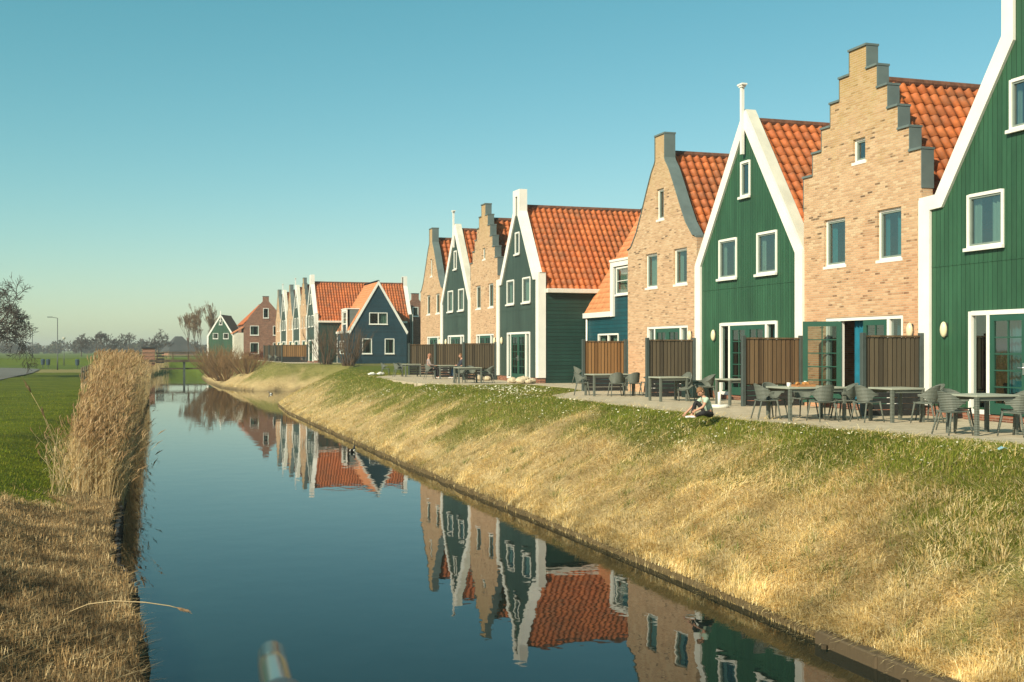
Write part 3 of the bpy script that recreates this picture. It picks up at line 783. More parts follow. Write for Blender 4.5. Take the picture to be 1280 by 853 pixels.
G1, G2, G3 = 'houses of the near block', 'houses of the middle block', 'gabled houses of the far block'
YB1 = 16.80
house_C(YB1, 'green', 'bright green wooden house, nearest of the row, cut by the right edge', G1)
house_S(23.38, 'large tan brick house with stepped gable, its patio door standing open', G1, open_door=True)
house_P(28.53, 'green', 'bright green wooden house with a pointed white gable and finial behind the sitting boy', G1)
house_B(35.07, 'pale brick house with curved gable and square chimney top beside the blue house', G1)
YB2 = 51.0
house_C(YB2, 'darkgreen', 'dark green wooden house with long orange roof and bare dark side wall', G2)
house_S(57.58, 'small stepped gable brick house left of the dark green long roofed house', G2, mat='brick_b')
house_P(62.68, 'darkgreen', 'narrow dark green house with pointed white gable between two brick houses', G2)
house_B(69.0, 'brick house with curved gable at the left end of the middle block', G2)
annex(41.7, 51.0, 'blue house set back beside the pale brick house, orange roof with white dormer', 'blue', 'blue cross wing houses')
YB3 = 122.0; Z3 = .2
fC = house_C(YB3, 'darkgreen', 'far green house with long ribbed orange roof behind the slate blue house', G3, Z3)
house_S(128.6, 'far brick house with stepped gable next to the long orange roof', G3, Z3, mat='brick_b')
house_P(133.75, 'darkgreen', 'far pointed white gabled green house, nearest the long orange roof', G3, Z3)
house_B(140.3, 'far brick house with chimney gable between two pointed white gables', G3, Z3)
house_P(146.0, 'darkgreen', 'far pointed white gabled green house, farthest left of its block', G3, Z3)
house_B(152.6, 'far brick house with chimney gable at the left end of the far block', G3, Z3)
annex(114.7, 122.0, 'far slate blue house with white edged pointed gable end and grey sided dormer', 'blue_far', 'blue cross wing houses', Z3)

# other houses in the distance -------------------------------------------------
def simple_house(name, loc, rz, w, dep, ze, zr, wall, roofcols, label, wins, barge=False, chimney=False, lean=False, finial=False):
    """gable end at local x = 0 facing local -x; ridge along local +x"""
    root = empty(name, loc, rz, label, 'house'); h = w/2
    if chimney:
        cv = [(h,ze),(h-.25,ze+.05),(h*.72,ze+(zr-ze)*.35),(h*.4,ze+(zr-ze)*.72),(.42,zr+.1),(.42,zr+.75)]
        out = [(-h,0),(h,0)] + cv + [(-a,b) for a,b in reversed(cv)]
    else: out = [(-h,0),(h,0),(h,ze),(0,zr),(-h,ze)]
    MB().holed(out, [rect(*q) for q in wins], 0, .3).build('front_wall', M[wall], root)
    for s in (-1, 1): MB().box(.302, dep, min(s*h, s*(h-.2)), max(s*h, s*(h-.2)), 0, ze-.05).build('side_wall', M[wall], root)
    MB().prism([(-h+.01,0),(h-.01,0),(h-.01,ze-.05),(0,zr-.1),(-h+.01,ze-.05)], dep, dep+.2).build('back_wall', M[wall], root)
    MB().box(1.5,1.6,-h+.21,h-.21,.05,ze-.1).build('interior', M['interior'], root)
    gable_roof(root, w, ze, zr-.1, .32, dep+.3, roofcols, oh=.15)
    for q in wins: window(root, *q)
    if barge:
        MB().band([(h+.05,.2),(h+.05,ze+.05),(0,zr+.1),(-h-.05,ze+.05),(-h-.05,.2)], [(h-.25,.2),(h-.25,ze-.05),(0,zr-.35),(-h+.25,ze-.05),(-h+.25,.2)], -.08, -.002).build('bargeboard', M['white'], root)
    if finial: MB().box(-.16,-.082,-.06,.06,zr-1.5,zr+.7).build('finial', M['white'], root)
    if chimney: MB().box(-.03,.42,-.46,.46,zr+.752,zr+.82).build('coping', M['darkmetal'], root)
    return root
hb = simple_house('brick_house', (17.6, 168, .1), R(90), 6.2, 9, 5.2, 8.3, 'brick_red', ORANGE, 'dark red brick house with curved chimney gable and orange roof, left of the far row',
    [(-.38,.38,6.0,7.4),(1.0,2.2,3.55,4.9),(-2.2,-1.0,3.55,4.9),(1.0,2.2,.9,2.5),(-2.2,-1.0,.9,2.5)], chimney=True)
simple_house('wooden_house', (15.6, 231, -.2), R(72), 5.2, 8, 4.4, 8.6, 'green', DULL, 'small far green house with white edged gable and dull red roof, leftmost of the houses',
    [(-.3,.3,6.6,7.5),(.5,1.5,3.9,5.0),(-1.5,-.5,3.9,5.0)], barge=True, finial=True)
simple_house('brick_house', (20.6, 214, -.2), R(70), 5.4, 8, 5.0, 8.2, 'brick_orange', BROWN, 'orange brick house with chimney gable half hidden behind the dark red brick house',
    [(.4,1.6,3.6,5.0),(-1.6,-.4,3.6,5.0),(.4,1.9,.6,2.3)], chimney=True)
simple_house('brick_house', (31.2, 133, .2), R(96), 6.0, 9, 4.4, 7.2, 'brick_red', DULL, 'brown brick house behind the bare trees beside the middle block',
    [(-.35,.35,5.3,6.4),(.7,1.8,2.9,4.2)], chimney=True)
# white side porch of the dark red house
pr = MB(); pr.box(-.0, 3.2, 3.105, 4.4, 0, 3.9); pr.build('side_porch', M['cream'], hb)
MB().prism([(3.1,4.6),(4.62,3.75),(4.62,3.9),(3.1,4.78)], -.1, 3.4).build('porch_roof', M['tile_smooth'], hb)
for o in hb.children:
    if o.name.startswith('porch_roof'):
        a = o.data.attributes.new('tint', 'FLOAT_COLOR', 'POINT'); a.data.foreach_set('color', [v for _ in o.data.vertices for v in (.55,.22,.1,1)])

# pyramid roofed farmhouse far away
fm = empty('farmhouse', (14.7, 437, -.45), R(12), 'big dark pyramid roofed farmhouse on the horizon beyond the bridge', 'farmhouse')
M['thatch'] = plain('dark farm roof', (.045, .05, .05), .9, .2, .3)
MB().add([(-5.4,-5.4,1.4),(5.4,-5.4,1.4),(5.4,5.4,1.4),(-5.4,5.4,1.4),(-1.1,-.7,6.9),(1.1,-.7,6.9),(1.1,.7,6.9),(-1.1,.7,6.9)], [(0,1,5,4),(1,2,6,5),(2,3,7,6),(3,0,4,7),(4,5,6,7)]).build('roof', M['thatch'], fm)
MB().box(-4.9,4.9,-4.9,4.9,0,1.6).build('wall', M['brick_orange'], fm)
MB().box(3.0,3.6,-.3,.3,3,6.4).build('chimney', M['brick_red'], fm)

# ------------------------------------------------------------------ fences
def fence(Y, label, board, x0=16.0, x1=17.82, z=0.02, group='wooden privacy fences between the terraces'):
    root = empty('privacy_fence', (x0, Y, z), 0, label, 'fence', group); L = x1-x0
    for a in (0, L-.11): MB().box(a, a+.11, -.055, .055, -.1, 1.96).build('post', M['fencepost'], root, bevel=.008)
    b = MB(); n = 12; x = .112; wd = (L-.224)/n
    for i in range(n):
        b.box(x+.016, x+wd-.016, -.014+random.uniform(-.004,.004), .014, .62+random.uniform(-.006,.006), 1.86); x += wd
    b.build('board_panel', M[board], root)
    MB().box(.112, L-.112, .016, .024, .63, 1.85).build('gap_shade_sheet', M['darkboard'], root)  # dark sheet added behind the boards so the gaps read as shade
    MB().box(.112, L-.112, -.04, .04, 1.862, 1.9).build('top_rail', M['fenceboard'], root)
    MB().box(.112, L-.112, .025, .05, .58, .66).build('cross_rail', M['fenceboard'], root)
    g = MB()
    for k in range(4): g.box(.112, L-.112, -.02, .02, .02+k*.14, .02+k*.14+.125)
    g.build('gap_shade_planks', M['darkboard'], root)  # dark planks added to stand for shade in the open gap below
    return root
fence(23.25, 'dark brown board fence beside the nearest green house', 'fenceboard_grey', 16.1)
fence(28.5, 'brown board fence between stepped brick house and green house, just right of the boy', 'fenceboard', 15.9)
fence(35.05, 'grey brown board fence between the pale brick house and the green pointed house', 'fenceboard_grey')
fence(40.8, 'warm orange brown board fence in front of the blue house', 'fenceboard_warm')
fence(57.6, 'grey brown board fence beside the dark green house, rightmost of three in line', 'fenceboard_grey')
fence(63.6, 'grey brown board fence behind the seated man, middle of three in line', 'fenceboard_grey')
fence(70.2, 'grey brown board fence at the left end of the middle block', 'fenceboard_grey')
for Y, bd, lb in ((127.4,'fenceboard_warm','far warm brown fence nearest the long orange roof'),(133.6,'fenceboard_grey','far grey fence next to the warm brown one'),(140.2,'fenceboard_grey','far grey fence in the middle of the far block'),(146,'fenceboard_grey','far grey fence at the left end of the far block')):
    fence(Y, lb, bd, 15.0, 17.82, .22)

# ------------------------------------------------------------------ tables and chairs
def make_chair():
    root = empty('garden_chair', (0,0,0))
    # shell: seat plus a wrap round back with arms, chair faces +x
    s = MB(); n = 9
    top = []; vs = []
    for j in range(n):
        for i in range(n):
            x = -.2 + .42*i/(n-1); y = (-.21 + .42*j/(n-1))*(1-.12*(i/(n-1)))
            z = .44 + .02*(x/.2)**2*(1 if x > 0 else .6) - .015*(1-(y/.21)**2)
            vs.append((x, y, z))
    vs += [(a, b, c-.025) for a, b, c in vs]
    fs = []
    N = n*n
    for j in range(n-1):
        for i in range(n-1):
            a = j*n+i; fs.append((a, a+1, a+n+1, a+n)); fs.append((N+a, N+a+n, N+a+n+1, N+a+1))
    bd = [i for i in range(n)] + [j*n+n-1 for j in range(1,n)] + [(n-1)*n+i for i in range(n-2,-1,-1)] + [j*n for j in range(n-2,0,-1)]
    for a, b in zip(bd, bd[1:]+bd[:1]): fs.append((a, N+a, N+b, b))
    s.add(vs, fs); s.build('seat', M['plastic'], root, smooth=False)
    b = MB(); na, nh = 18, 5; vs = []
    for layer in (0, 1):
        for i in range(na+1):
            t = -1 + 2*i/na; ang = math.pi + t*R(108)
            back = max(0, math.cos(min(1, abs(t)*1.25)*R(90)))
            ztop = .62 + .19*back**.8; zbot = .45 + .12*min(1, max(0, (abs(t)-.5)*4))
            rx, ry = .235, .24
            for k in range(nh+1):
                f = k/nh; z = zbot + (ztop-zbot)*f
                lean = .085*f*back
                px = math.cos(ang)*(rx - .018*layer) - lean + .03; py = math.sin(ang)*(ry - .018*layer)*(1+.03*f)
                vs.append((px, py, z))
    N = (na+1)*(nh+1); fs = []
    for i in range(na):
        for k in range(nh):
            a = i*(nh+1)+k; fs.append((a, a+1, a+nh+2, a+nh+1)); fs.append((N+a, N+a+nh+1, N+a+nh+2, N+a+1))
        for k in (0, nh):
            a = i*(nh+1)+k; fs.append((a, a+nh+1, N+a+nh+1, N+a))
    for i in (0, na):
        for k in range(nh):
            a = i*(nh+1)+k; fs.append((a, a+1, N+a+1, N+a))
    b.add(vs, fs); b.build('backrest', M['plastic'], root, smooth=False)
    for sx in (-1, 1):
        for sy in (-1, 1):
            MB().tube([(sx*.175+.01, sy*.18, .445), (sx*.245 + (.01 if sx > 0 else -.03), sy*.235, 0)], [.022, .014], 6).build('leg', M['plastic'], root, smooth=True)
    return root
chair_proto = make_chair(); used = [False]
CG = 'grey plastic garden armchairs'
def chair(x, y, deg, label, z=.02, group=CG, tilt=None):
    o = chair_proto if not used[0] else copy_tree(chair_proto); used[0] = True
    o.location = (x, y, z); o.rotation_euler = (0, 0, R(deg)) if tilt is None else (R(tilt[0]), R(tilt[1]), R(deg)); tag(o, label, 'chair', group); return o
def table(x, y, lx, ly, label, deg=0, z=.02):
    root = empty('garden_table', (x, y, z), R(deg), label, 'table', 'grey garden tables')
    MB().box(-lx/2, lx/2, -ly/2, ly/2, .70, .74).build('tabletop', M['tabletop'], root, bevel=.006)
    for q in (-1, 1): MB().box(-lx/2+.08, lx/2-.08, min(q*(ly/2-.06), q*(ly/2-.03)), max(q*(ly/2-.06), q*(ly/2-.03)), .63, .699).build('apron', M['plastic'], root)
    for sx in (-1, 1):
        for sy in (-1, 1):
            cx, cy = sx*(lx/2-.04), sy*(ly/2-.04)
            MB().box(cx-.035, cx+.035, cy-.035, cy+.035, 0, .699).build('leg', M['plastic'], root, bevel=.005)
    return root
# nearest terrace
table(14.9, 17.75, .95, .85, 'square grey table nearest the camera, in front of the nearest green house door')
chair(14.25, 17.75, 0, 'grey armchair at the canal side of the nearest square table, its back to the canal')
chair(15.1, 17.05, 105, 'grey armchair at the near side of the nearest square table, closest to the right edge')
chair(15.0, 18.6, -90, 'grey armchair behind the nearest square table, half hidden by the tabletop')
chair(15.75, 17.8, 180, 'grey armchair at the house side of the nearest square table')
# beside the dark fence
table(15.75, 21.45, .85, .85, 'small grey table in front of the dark brown fence beside the nearest green house')
chair(15.05, 21.5, 5, 'grey armchair left of the small table by the dark brown fence')
chair(16.0, 20.75, 120, 'grey armchair right of the small table by the dark brown fence, turned to it')
chair(16.75, 21.55, 175, 'grey armchair behind the small table, against the dark brown fence end')
# breakfast table
table(14.25, 22.65, 1.45, 1.0, 'grey table with cup and bread in front of the open patio door')
chair(13.45, 23.0, -10, 'grey armchair at the left end of the breakfast table, nearest the boy')
chair(13.95, 23.55, -90, 'grey armchair on the house side of the breakfast table, next to the brown fence')
chair(14.25, 22.0, 90, 'grey armchair with its back to the camera at the front of the breakfast table')
chair(15.0, 22.35, 165, 'grey armchair at the right end of the breakfast table, front of the pair there')
chair(15.35, 22.75, 170, 'grey armchair at the right end of the breakfast table, rear of the pair there')
chair(14.8, 23.6, -95, 'grey armchair behind the bread on the breakfast table')
# green pointed house
table(16.25, 29.35, 1.0, .85, 'grey table half hidden behind the brown fence right of the boy')
# pale brick house, near side of its fence
table(15.45, 32.2, .95, .85, 'small grey table in front of the grey brown fence at the green pointed house')
chair(16.05, 31.9, 200, 'grey armchair tipped over against the small table left of the boy', tilt=(0, 24), z=.05)
chair(16.5, 31.8, 180, 'grey armchair right of the tipped chair near the green corner post')
chair(16.9, 32.5, 165, 'grey armchair behind the tipped chair, close to the grey brown fence')
# pale brick house terrace
table(15.35, 36.6, 1.5, .85, 'long grey table in front of the warm orange brown fence')
chair(14.55, 37.1, -20, 'grey armchair at the left end of the long table by the warm brown fence')
chair(15.35, 36.0, 80, 'grey armchair at the front of the long table, left of two')
chair(15.95, 36.0, 95, 'grey armchair at the front of the long table, right of two')
chair(16.9, 36.8, 175, 'grey armchair at the right end of the long table beside the grey brown fence')
# blue house
table(19.9, 49.2, .9, .85, 'grey table half hidden behind the warm brown fence by the dark green side wall')
chair(19.25, 49.4, 0, 'grey armchair standing alone by the dark green side wall')
chair(19.9, 50.1, -90, 'grey armchair behind the half hidden table by the dark green side wall')
# dark green house
table(14.75, 52.2, 1.15, .85, 'grey table in front of the dark green house')
chair(14.55, 52.95, -90, 'grey armchair behind the table of the dark green house, left of two')
chair(15.1, 52.95, -95, 'grey armchair behind the table of the dark green house, right of two')
chair(15.75, 52.3, 175, 'grey armchair at the right end of the table of the dark green house')
# seated pair
table(15.75, 60.2, .85, .85, 'grey table between the seated man and the other person')
chair(14.9, 60.2, 0, 'grey armchair the man in the grey shirt sits on')
chair(16.65, 60.2, 180, 'grey armchair the person in blue jeans sits on')
# leftmost terrace
table(15.2, 65.8, .95, .85, 'grey table left of the seated man, in front of the leftmost fences')
chair(14.45, 66.0, 0, 'grey armchair left of the table in front of the leftmost fences')
chair(14.9, 67.2, -60, 'grey armchair behind the table in front of the leftmost fences')
chair(14.2, 68.4, -20, 'grey armchair at the far left end of the terrace by the last fence post')
# far block terraces
chair(14.9, 131, 0, 'far pale garden chair in front of the far grey fences, right of two', z=.22)
chair(14.9, 137, 20, 'far pale garden chair in front of the far grey fences, left of two', z=.22)

# things on the breakfast table
M['crockery'] = plain('white crockery', (.8,.79,.74), .25, .03, 4); M['bread'] = plain('crusty bread', (.48,.22,.06), .7, .3, 20); M['jam'] = plain('dark red jam jar', (.10,.015,.012), .25, .1, 9)
M['cutboard'] = plain('wooden tray', (.42,.2,.08), .6, .15, 8)
mg = empty('mug', (13.75, 22.55, .76), 0, 'white mug on the breakfast table', 'mug')
m = MB(); m.tube([(0,0,0),(0,0,.03),(0,0,.095)], [.034,.04,.042], 14); m.build('cup', M['crockery'], mg, smooth=True)
MB().tube([(.04,0,.08),(.07,0,.07),(.072,0,.04),(.038,0,.025)], .006, 6).build('handle', M['crockery'], mg, smooth=True)
tr = MB(); tr.box(-.22,.22,-.14,.14,0,.02); tr.box(-.22,.22,-.155,-.14,0,.05); tr.box(-.22,.22,.14,.155,0,.05); o = tr.build('bread_tray', M['cutboard']); o.location = (14.15,22.6,.761); tag(o, 'wooden tray with bread on the breakfast table', 'tray')
for k, (a, b, r) in enumerate(((-.12,.02,20),(.0,-.04,70),(.11,.05,-30))):
    p = MB(); p.tube([(-.075,0,.03),(-.045,.008,.05),(0,.015,.055),(.045,.008,.05),(.075,0,.03)], [.012,.032,.04,.032,.012], 10)
    o = p.build('croissant', M['bread'], smooth=True); o.location = (14.15+a, 22.6+b, .775); o.rotation_euler = (0,0,R(r)); tag(o, 'golden bread roll lying on the wooden tray', 'bread', 'bread rolls on the tray')
jr = empty('jam_jar', (14.3, 22.75, .761), 0, 'dark red jam jar with white lid beside the bread tray', 'jar')
MB().tube([(0,0,0),(0,0,.09),(0,0,.1)], [.036,.036,.03], 12).build('jar', M['jam'], jr, smooth=True); MB().tube([(0,0,.1),(0,0,.118)], .034, 12).build('lid', M['crockery'], jr)

# parasol base
M['concrete'] = plain('white concrete', (.66,.65,.58), .8, .1, 8)
pb = empty('parasol_base', (15.0, 28.1, .02), 0, 'white concrete parasol base with a short tube beside the boy', 'parasol base')
MB().tube([(0,0,0),(0,0,.05),(0,0,.085)], [.26,.26,.22], 24).build('foot', M['concrete'], pb, bevel=.01); MB().tube([(0,0,.085),(0,0,.42)], .045, 12).build('tube', M['white'], pb, smooth=True)
MB().tube([(.045,0,.34),(.085,0,.34)], .02, 8).build('knob', M['darkmetal'], pb)
# dark crate put in for the dark shade at the corner of the pointed green house
M['crate'] = plain('dark green plastic', (.012,.03,.027), .5, .15, 6)
cr_ = empty('dark_shade_box', (17.35, 34.2, .02), 0, 'dark green box standing in for dark shade at the corner of the green pointed house', 'storage box')
MB().box(-.28,.28,-.4,.4,0,.5).build('body', M['crate'], cr_, bevel=.015); MB().box(-.3,.3,-.42,.42,.502,.56).build('lid', M['crate'], cr_, bevel=.015)
# rubble at the dark green house corner
M['stone'] = plain('pale rubble', (.5,.42,.29), .9, .2, 6)
def rock(x, y, z, r, label):
    b = MB(); b.ball((0,0,0), r, 9, 6, (1,random.uniform(.7,1.2),.6)); b.v = [(a*(1+random.uniform(-.16,.16)), c*(1+random.uniform(-.16,.16)), d*(1+random.uniform(-.16,.16))) for a,c,d in b.v]
    o = b.build('rock', M['stone']); o.location = (x, y, z); o.rotation_euler = (0,0,random.uniform(0,6)); tag(o, label, 'rock', 'pale rocks at the house corner')
for x, y, r in ((17.0,51.0,.28),(17.4,50.7,.22),(16.7,51.5,.25),(17.15,50.4,.18),(16.9,50.7,.16),(17.3,51.6,.3),(16.6,56.6,.24),(16.9,56.2,.2)):
    rock(x, y, .05+r*.4, r, 'pale rough rock heaped at the foot of the dark green house')
# bags at the far left of the terrace
M['bag'] = plain('white plastic bag', (.72,.72,.68), .5, .08, 9)
for x, y, lb in ((13.6,69.5,'white plastic bag lying at the left end of the terrace'),(14.3,70.3,'grey white bundle lying at the left end of the terrace')):
    b = MB(); b.ball((0,0,.09), .19, 12, 7, (1.3,.8,.45)); b.v = [(a*(1+random.uniform(-.14,.14)), c*(1+random.uniform(-.14,.14)), max(0,d*(1+random.uniform(-.25,.25)))) for a,c,d in b.v]
    o = b.build('bag', M['bag']); o.location = (x, y, .02); tag(o, lb, 'bag')
# litter on the lawn
M['foil'] = plain('blue white wrapper', (.25,.5,.6), .4, .35, 30)
lt = MB()
lt.add([(-.09,-.03,.0),(0,-.04,.035),(.09,-.02,.005),(.1,.03,.02),(.01,.04,.05),(-.09,.03,.01)], [(0,1,4,5),(1,2,3,4)])
lt.add([(-.09,-.03,-.004),(0,-.04,.031),(.09,-.02,.001),(.1,.03,.016),(.01,.04,.046),(-.09,.03,.006)], [(0,5,4,1),(1,4,3,2)])
o = lt.build('litter', M['foil']); o.location = (12.9, 14.9, .02); tag(o, 'crumpled blue and white wrapper on a bare patch of lawn', 'litter')

# ------------------------------------------------------------------ people
M['skin'] = plain('skin', (.50,.27,.18), .55, .05, 9); M['hair_fair'] = plain('light brown hair', (.19,.10,.045), .7, .2, 40); M['hair_red'] = plain('reddish short hair', (.33,.15,.09), .7, .15, 40)
M['shirt_mint'] = plain('mint and white shirt', (.42,.55,.43), .85, .12, 7); M['trouser_dark'] = plain('dark trousers', (.018,.018,.02), .85, .2, 9); M['shoe_white'] = plain('white shoes', (.7,.7,.68), .6, .05, 9)
M['shirt_grey'] = plain('grey pink shirt', (.30,.25,.24), .85, .12, 7); M['jeans'] = plain('blue jeans', (.03,.10,.20), .85, .2, 12); M['shirt_dark'] = plain('dark jacket', (.03,.035,.05), .85, .2, 9)
M['eye'] = plain('dark eyes', (.01,.008,.008), .2, .05, 5)
def skin(name, chains, mat, parent, sub=1, extra=None):
    """chains: list of [(point, radius), ...]; points shared between chains weld by position"""
    verts = []; rad = []; edges = []; key = {}
    def vid(p, r):
        k = tuple(round(c, 4) for c in p)
        if k not in key: key[k] = len(verts); verts.append(p); rad.append(r)
        return key[k]
    for ch in chains:
        ids = [vid(p, r) for p, r in ch]
        edges += [(a, b) for a, b in zip(ids, ids[1:]) if a != b]
    me = bpy.data.meshes.new(name + '_cage'); me.from_pydata(verts, edges, [])
    o = bpy.data.objects.new(name + '_cage', me); COL.objects.link(o)
    sm = o.modifiers.new('skin', 'SKIN'); sm.use_smooth_shade = True
    lay = me.skin_vertices[0].data
    for i, r in enumerate(rad): lay[i].radius = (r, r); lay[i].use_root = (i == 0)
    sb = o.modifiers.new('sub', 'SUBSURF'); sb.levels = sub; sb.render_levels = sub
    dg = bpy.context.evaluated_depsgraph_get(); dg.update()
    m2 = bpy.data.meshes.new_from_object(o.evaluated_get(dg)); m2.name = name
    bpy.data.objects.remove(o); bpy.data.meshes.remove(me)
    if extra is not None:
        bm = bmesh.new(); bm.from_mesh(m2); t = bpy.data.meshes.new('t'); t.from_pydata(extra.v, [], extra.f); bm.from_mesh(t); bm.to_mesh(m2); bm.free(); bpy.data.meshes.remove(t)
    m2.materials.clear(); return link_mesh(name, m2, mat, parent, True)
def lerp(a, b, t): return tuple(p+(q-p)*t for p, q in zip(a, b))
def hand_chains(wr, d, side, s=1.0):
    """five fingers leaving a palm; d = pointing direction, side = direction across the palm towards the thumb"""
    d = Vector(d).normalized(); sd = Vector(side); sd = (sd - d*sd.dot(d)).normalized(); nm = d.cross(sd); w_ = Vector(wr)
    palm = w_ + d*.05*s; out = [[(tuple(w_), .024*s), (tuple(palm), .026*s)]]
    for k, L in enumerate((.062,.072,.066,.052)):
        b = palm + d*.025*s + sd*(.027-.018*k)*s
        out.append([(tuple(palm), .026*s), (tuple(b), .010*s), (tuple(b + d*L*.55*s + nm*.008*s), .0085*s), (tuple(b + d*L*.9*s + nm*.028*s), .007*s)])
    tb = w_ + d*.03*s + sd*.034*s
    out.append([(tuple(w_), .024*s), (tuple(tb), .012*s), (tuple(tb + d*.03*s + sd*.02*s + nm*.012*s), .009*s)])
    return out
def person(root, J, s, mats, hair='short'):
    """J: joints in local metres; s: body scale; body one mesh, clothing and hair as children"""
    pel, chest, neck, head = J['pelvis'], J['chest'], J['neck'], J['head']
    hd = Vector(head); face = Vector(J['face']).normalized(); upv = Vector(J.get('up', (0,0,1))).normalized(); lat = upv.cross(face).normalized(); up2 = face.cross(lat)
    r = .105*s**.4
    hb_ = MB(); hb_.ball((0,0,0), 1, 14, 10)
    pts = []
    for x, y, z in hb_.v:
        k = 1 - .14*max(0, -z)          # chin narrower
        pts.append(tuple(hd + face*(x*r*.93*(1)) + lat*(y*r*.78*k) + up2*(z*r*1.15)))
    hb_.v = pts
    n0 = hd + face*r*.9 + up2*(-r*.12); hb_.tube([tuple(n0+up2*r*.22), tuple(n0+face*r*.22-up2*r*.12), tuple(n0-up2*r*.2)], [r*.08,r*.15,r*.1], 6)
    for q in (-1, 1): hb_.tube([tuple(hd+lat*q*r*.76-up2*r*.22), tuple(hd+lat*q*r*.86), tuple(hd+lat*q*r*.8+up2*r*.22)], [r*.08,r*.17,r*.1], 6)
    hb_.tube([tuple(hd+face*r*.85-up2*r*.5+lat*r*.22), tuple(hd+face*r*.9-up2*r*.5), tuple(hd+face*r*.85-up2*r*.5-lat*r*.22)], r*.05, 5)
    ch = [[(pel, .115*s), (lerp(pel, chest, .5), .105*s), (chest, .12*s), (neck, .05*s), (tuple(hd - up2*r*.6), .05*s)]]
    for sd in ('l', 'r'):
        ch.append([(chest, .12*s), (J['sh_'+sd], .058*s), (J['el_'+sd], .042*s), (J['wr_'+sd], .03*s)])
        hc = hand_chains(J['wr_'+sd], Vector(J['wr_'+sd])-Vector(J['el_'+sd]) + Vector(J.get('hd_'+sd, (0,0,0))), J.get('th_'+sd, (0,0,1)), .9*s**.5)
        hc[0][0] = (J['wr_'+sd], .03*s); ch += hc
        ch.append([(pel, .115*s), (J['hip_'+sd], .09*s), (J['kn_'+sd], .062*s), (J['an_'+sd], .04*s), (J['toe_'+sd], .03*s)])
    skin('body', ch, mats['skin'], root, 1, hb_)
    top = [[(lerp(pel, chest, -.05), .128*s), (lerp(pel, chest, .5), .122*s), (chest, .135*s), (lerp(chest, neck, .75), .07*s)]]
    bot = [[(lerp(pel, chest, .12), .124*s), (pel, .126*s)]]
    for sd in ('l', 'r'):
        e = J['el_'+sd]; slv = J.get('sleeve', .5)
        if slv > 1: top.append([(chest, .135*s), (J['sh_'+sd], .07*s), (e, .053*s), (lerp(e, J['wr_'+sd], .85), .042*s)])
        else: top.append([(chest, .135*s), (J['sh_'+sd], .072*s), (lerp(J['sh_'+sd], e, slv), .06*s)])
        bot.append([(pel, .126*s), (J['hip_'+sd], .1*s), (lerp(J['hip_'+sd], J['kn_'+sd], .5), .09*s), (J['kn_'+sd], .075*s), (lerp(J['kn_'+sd], J['an_'+sd], .92), .055*s)])
        a, t = Vector(J['an_'+sd]), Vector(J['toe_'+sd])
        skin('shoe', [[(tuple(a - (t-a)*.25 - Vector((0,0,.02*s))), .042*s), (tuple(a+(t-a)*.5 - Vector((0,0,.012*s))), .044*s), (tuple(a+(t-a)*1.1), .034*s)]], mats['shoe'], root)
    skin('shirt', top, mats['top'], root); skin('trousers', bot, mats['bot'], root)
    hr = MB(); hr.ball((0,0,0), 1, 14, 9); keep = []
    P = [Vector(p) for p in hr.v]
    vv = []
    for p in P:
        x, y, z = p; k = 1.09
        q = max(z, -.25 if x < .2 else .35 + .1*x)       # cap of hair above the brow, lower behind
        vv.append(tuple(hd + face*(x*r*.93*k) + lat*(y*r*.78*k*1.02) + up2*(q*r*1.15*k)))
    hr.v = vv; hr.build('hair', mats['hair'], root, smooth=True)
    ey = MB()
    for q in (-1, 1): ey.ball(tuple(hd + face*r*.84 + lat*q*r*.3 + up2*r*.04), r*.11, 8, 5)
    ey.build('eyes', mats['eye'], root, smooth=True)
# boy on the grass edge, facing the canal; local +x = his facing direction
by = empty('person', (12.35, 23.55, 0.02), R(175), 'boy in mint and white shirt and dark trousers sitting on the grass picking daisies', 'person')
person(by, dict(pelvis=(0,0,.115), chest=(.12,0,.40), neck=(.18,0,.505), head=(.235,.0,.615), face=(.8,.25,-.62), up=(.55,0,.83),
    sh_l=(.15,.135,.455), el_l=(.26,.21,.285), wr_l=(.40,.13,.20), sh_r=(.15,-.135,.455), el_r=(.33,-.22,.29), wr_r=(.50,-.22,.13),
    hd_r=(.05,0,-.1), hip_l=(.03,.085,.105), kn_l=(.30,.24,.15), an_l=(.36,-.02,.07), toe_l=(.45,-.08,.05),
    hip_r=(.03,-.085,.11), kn_r=(.30,-.13,.40), an_r=(.40,-.13,.07), toe_r=(.54,-.14,.04), sleeve=.62), .78,
    dict(skin=M['skin'], top=M['shirt_mint'], bot=M['trouser_dark'], shoe=M['shoe_white'], hair=M['hair_fair'], eye=M['eye']))
def seated(loc, deg, label, mats, sleeve):
    p = empty('person', loc, R(deg), label, 'person')
    person(p, dict(pelvis=(-.08,0,.55), chest=(-.13,0,.93), neck=(-.11,0,1.10), head=(-.06,0,1.24), face=(1,0,-.12),
        sh_l=(-.12,.18,1.03), el_l=(-.02,.25,.76), wr_l=(.22,.17,.72), sh_r=(-.12,-.18,1.03), el_r=(-.02,-.25,.76), wr_r=(.22,-.17,.72),
        th_l=(0,-1,.2), th_r=(0,1,.2), hip_l=(-.05,.1,.53), kn_l=(.36,.13,.55), an_l=(.34,.13,.09), toe_l=(.5,.15,.05),
        hip_r=(-.05,-.1,.53), kn_r=(.37,-.12,.55), an_r=(.42,-.11,.09), toe_r=(.58,-.12,.05), sleeve=sleeve), 1.0, mats)
seated((14.95, 60.2, .02), -8, 'man with reddish hair in a grey shirt sitting in a garden chair at the table', dict(skin=M['skin'], top=M['shirt_grey'], bot=M['trouser_dark'], shoe=M['shoe_white'], hair=M['hair_red'], eye=M['eye']), 1.5)
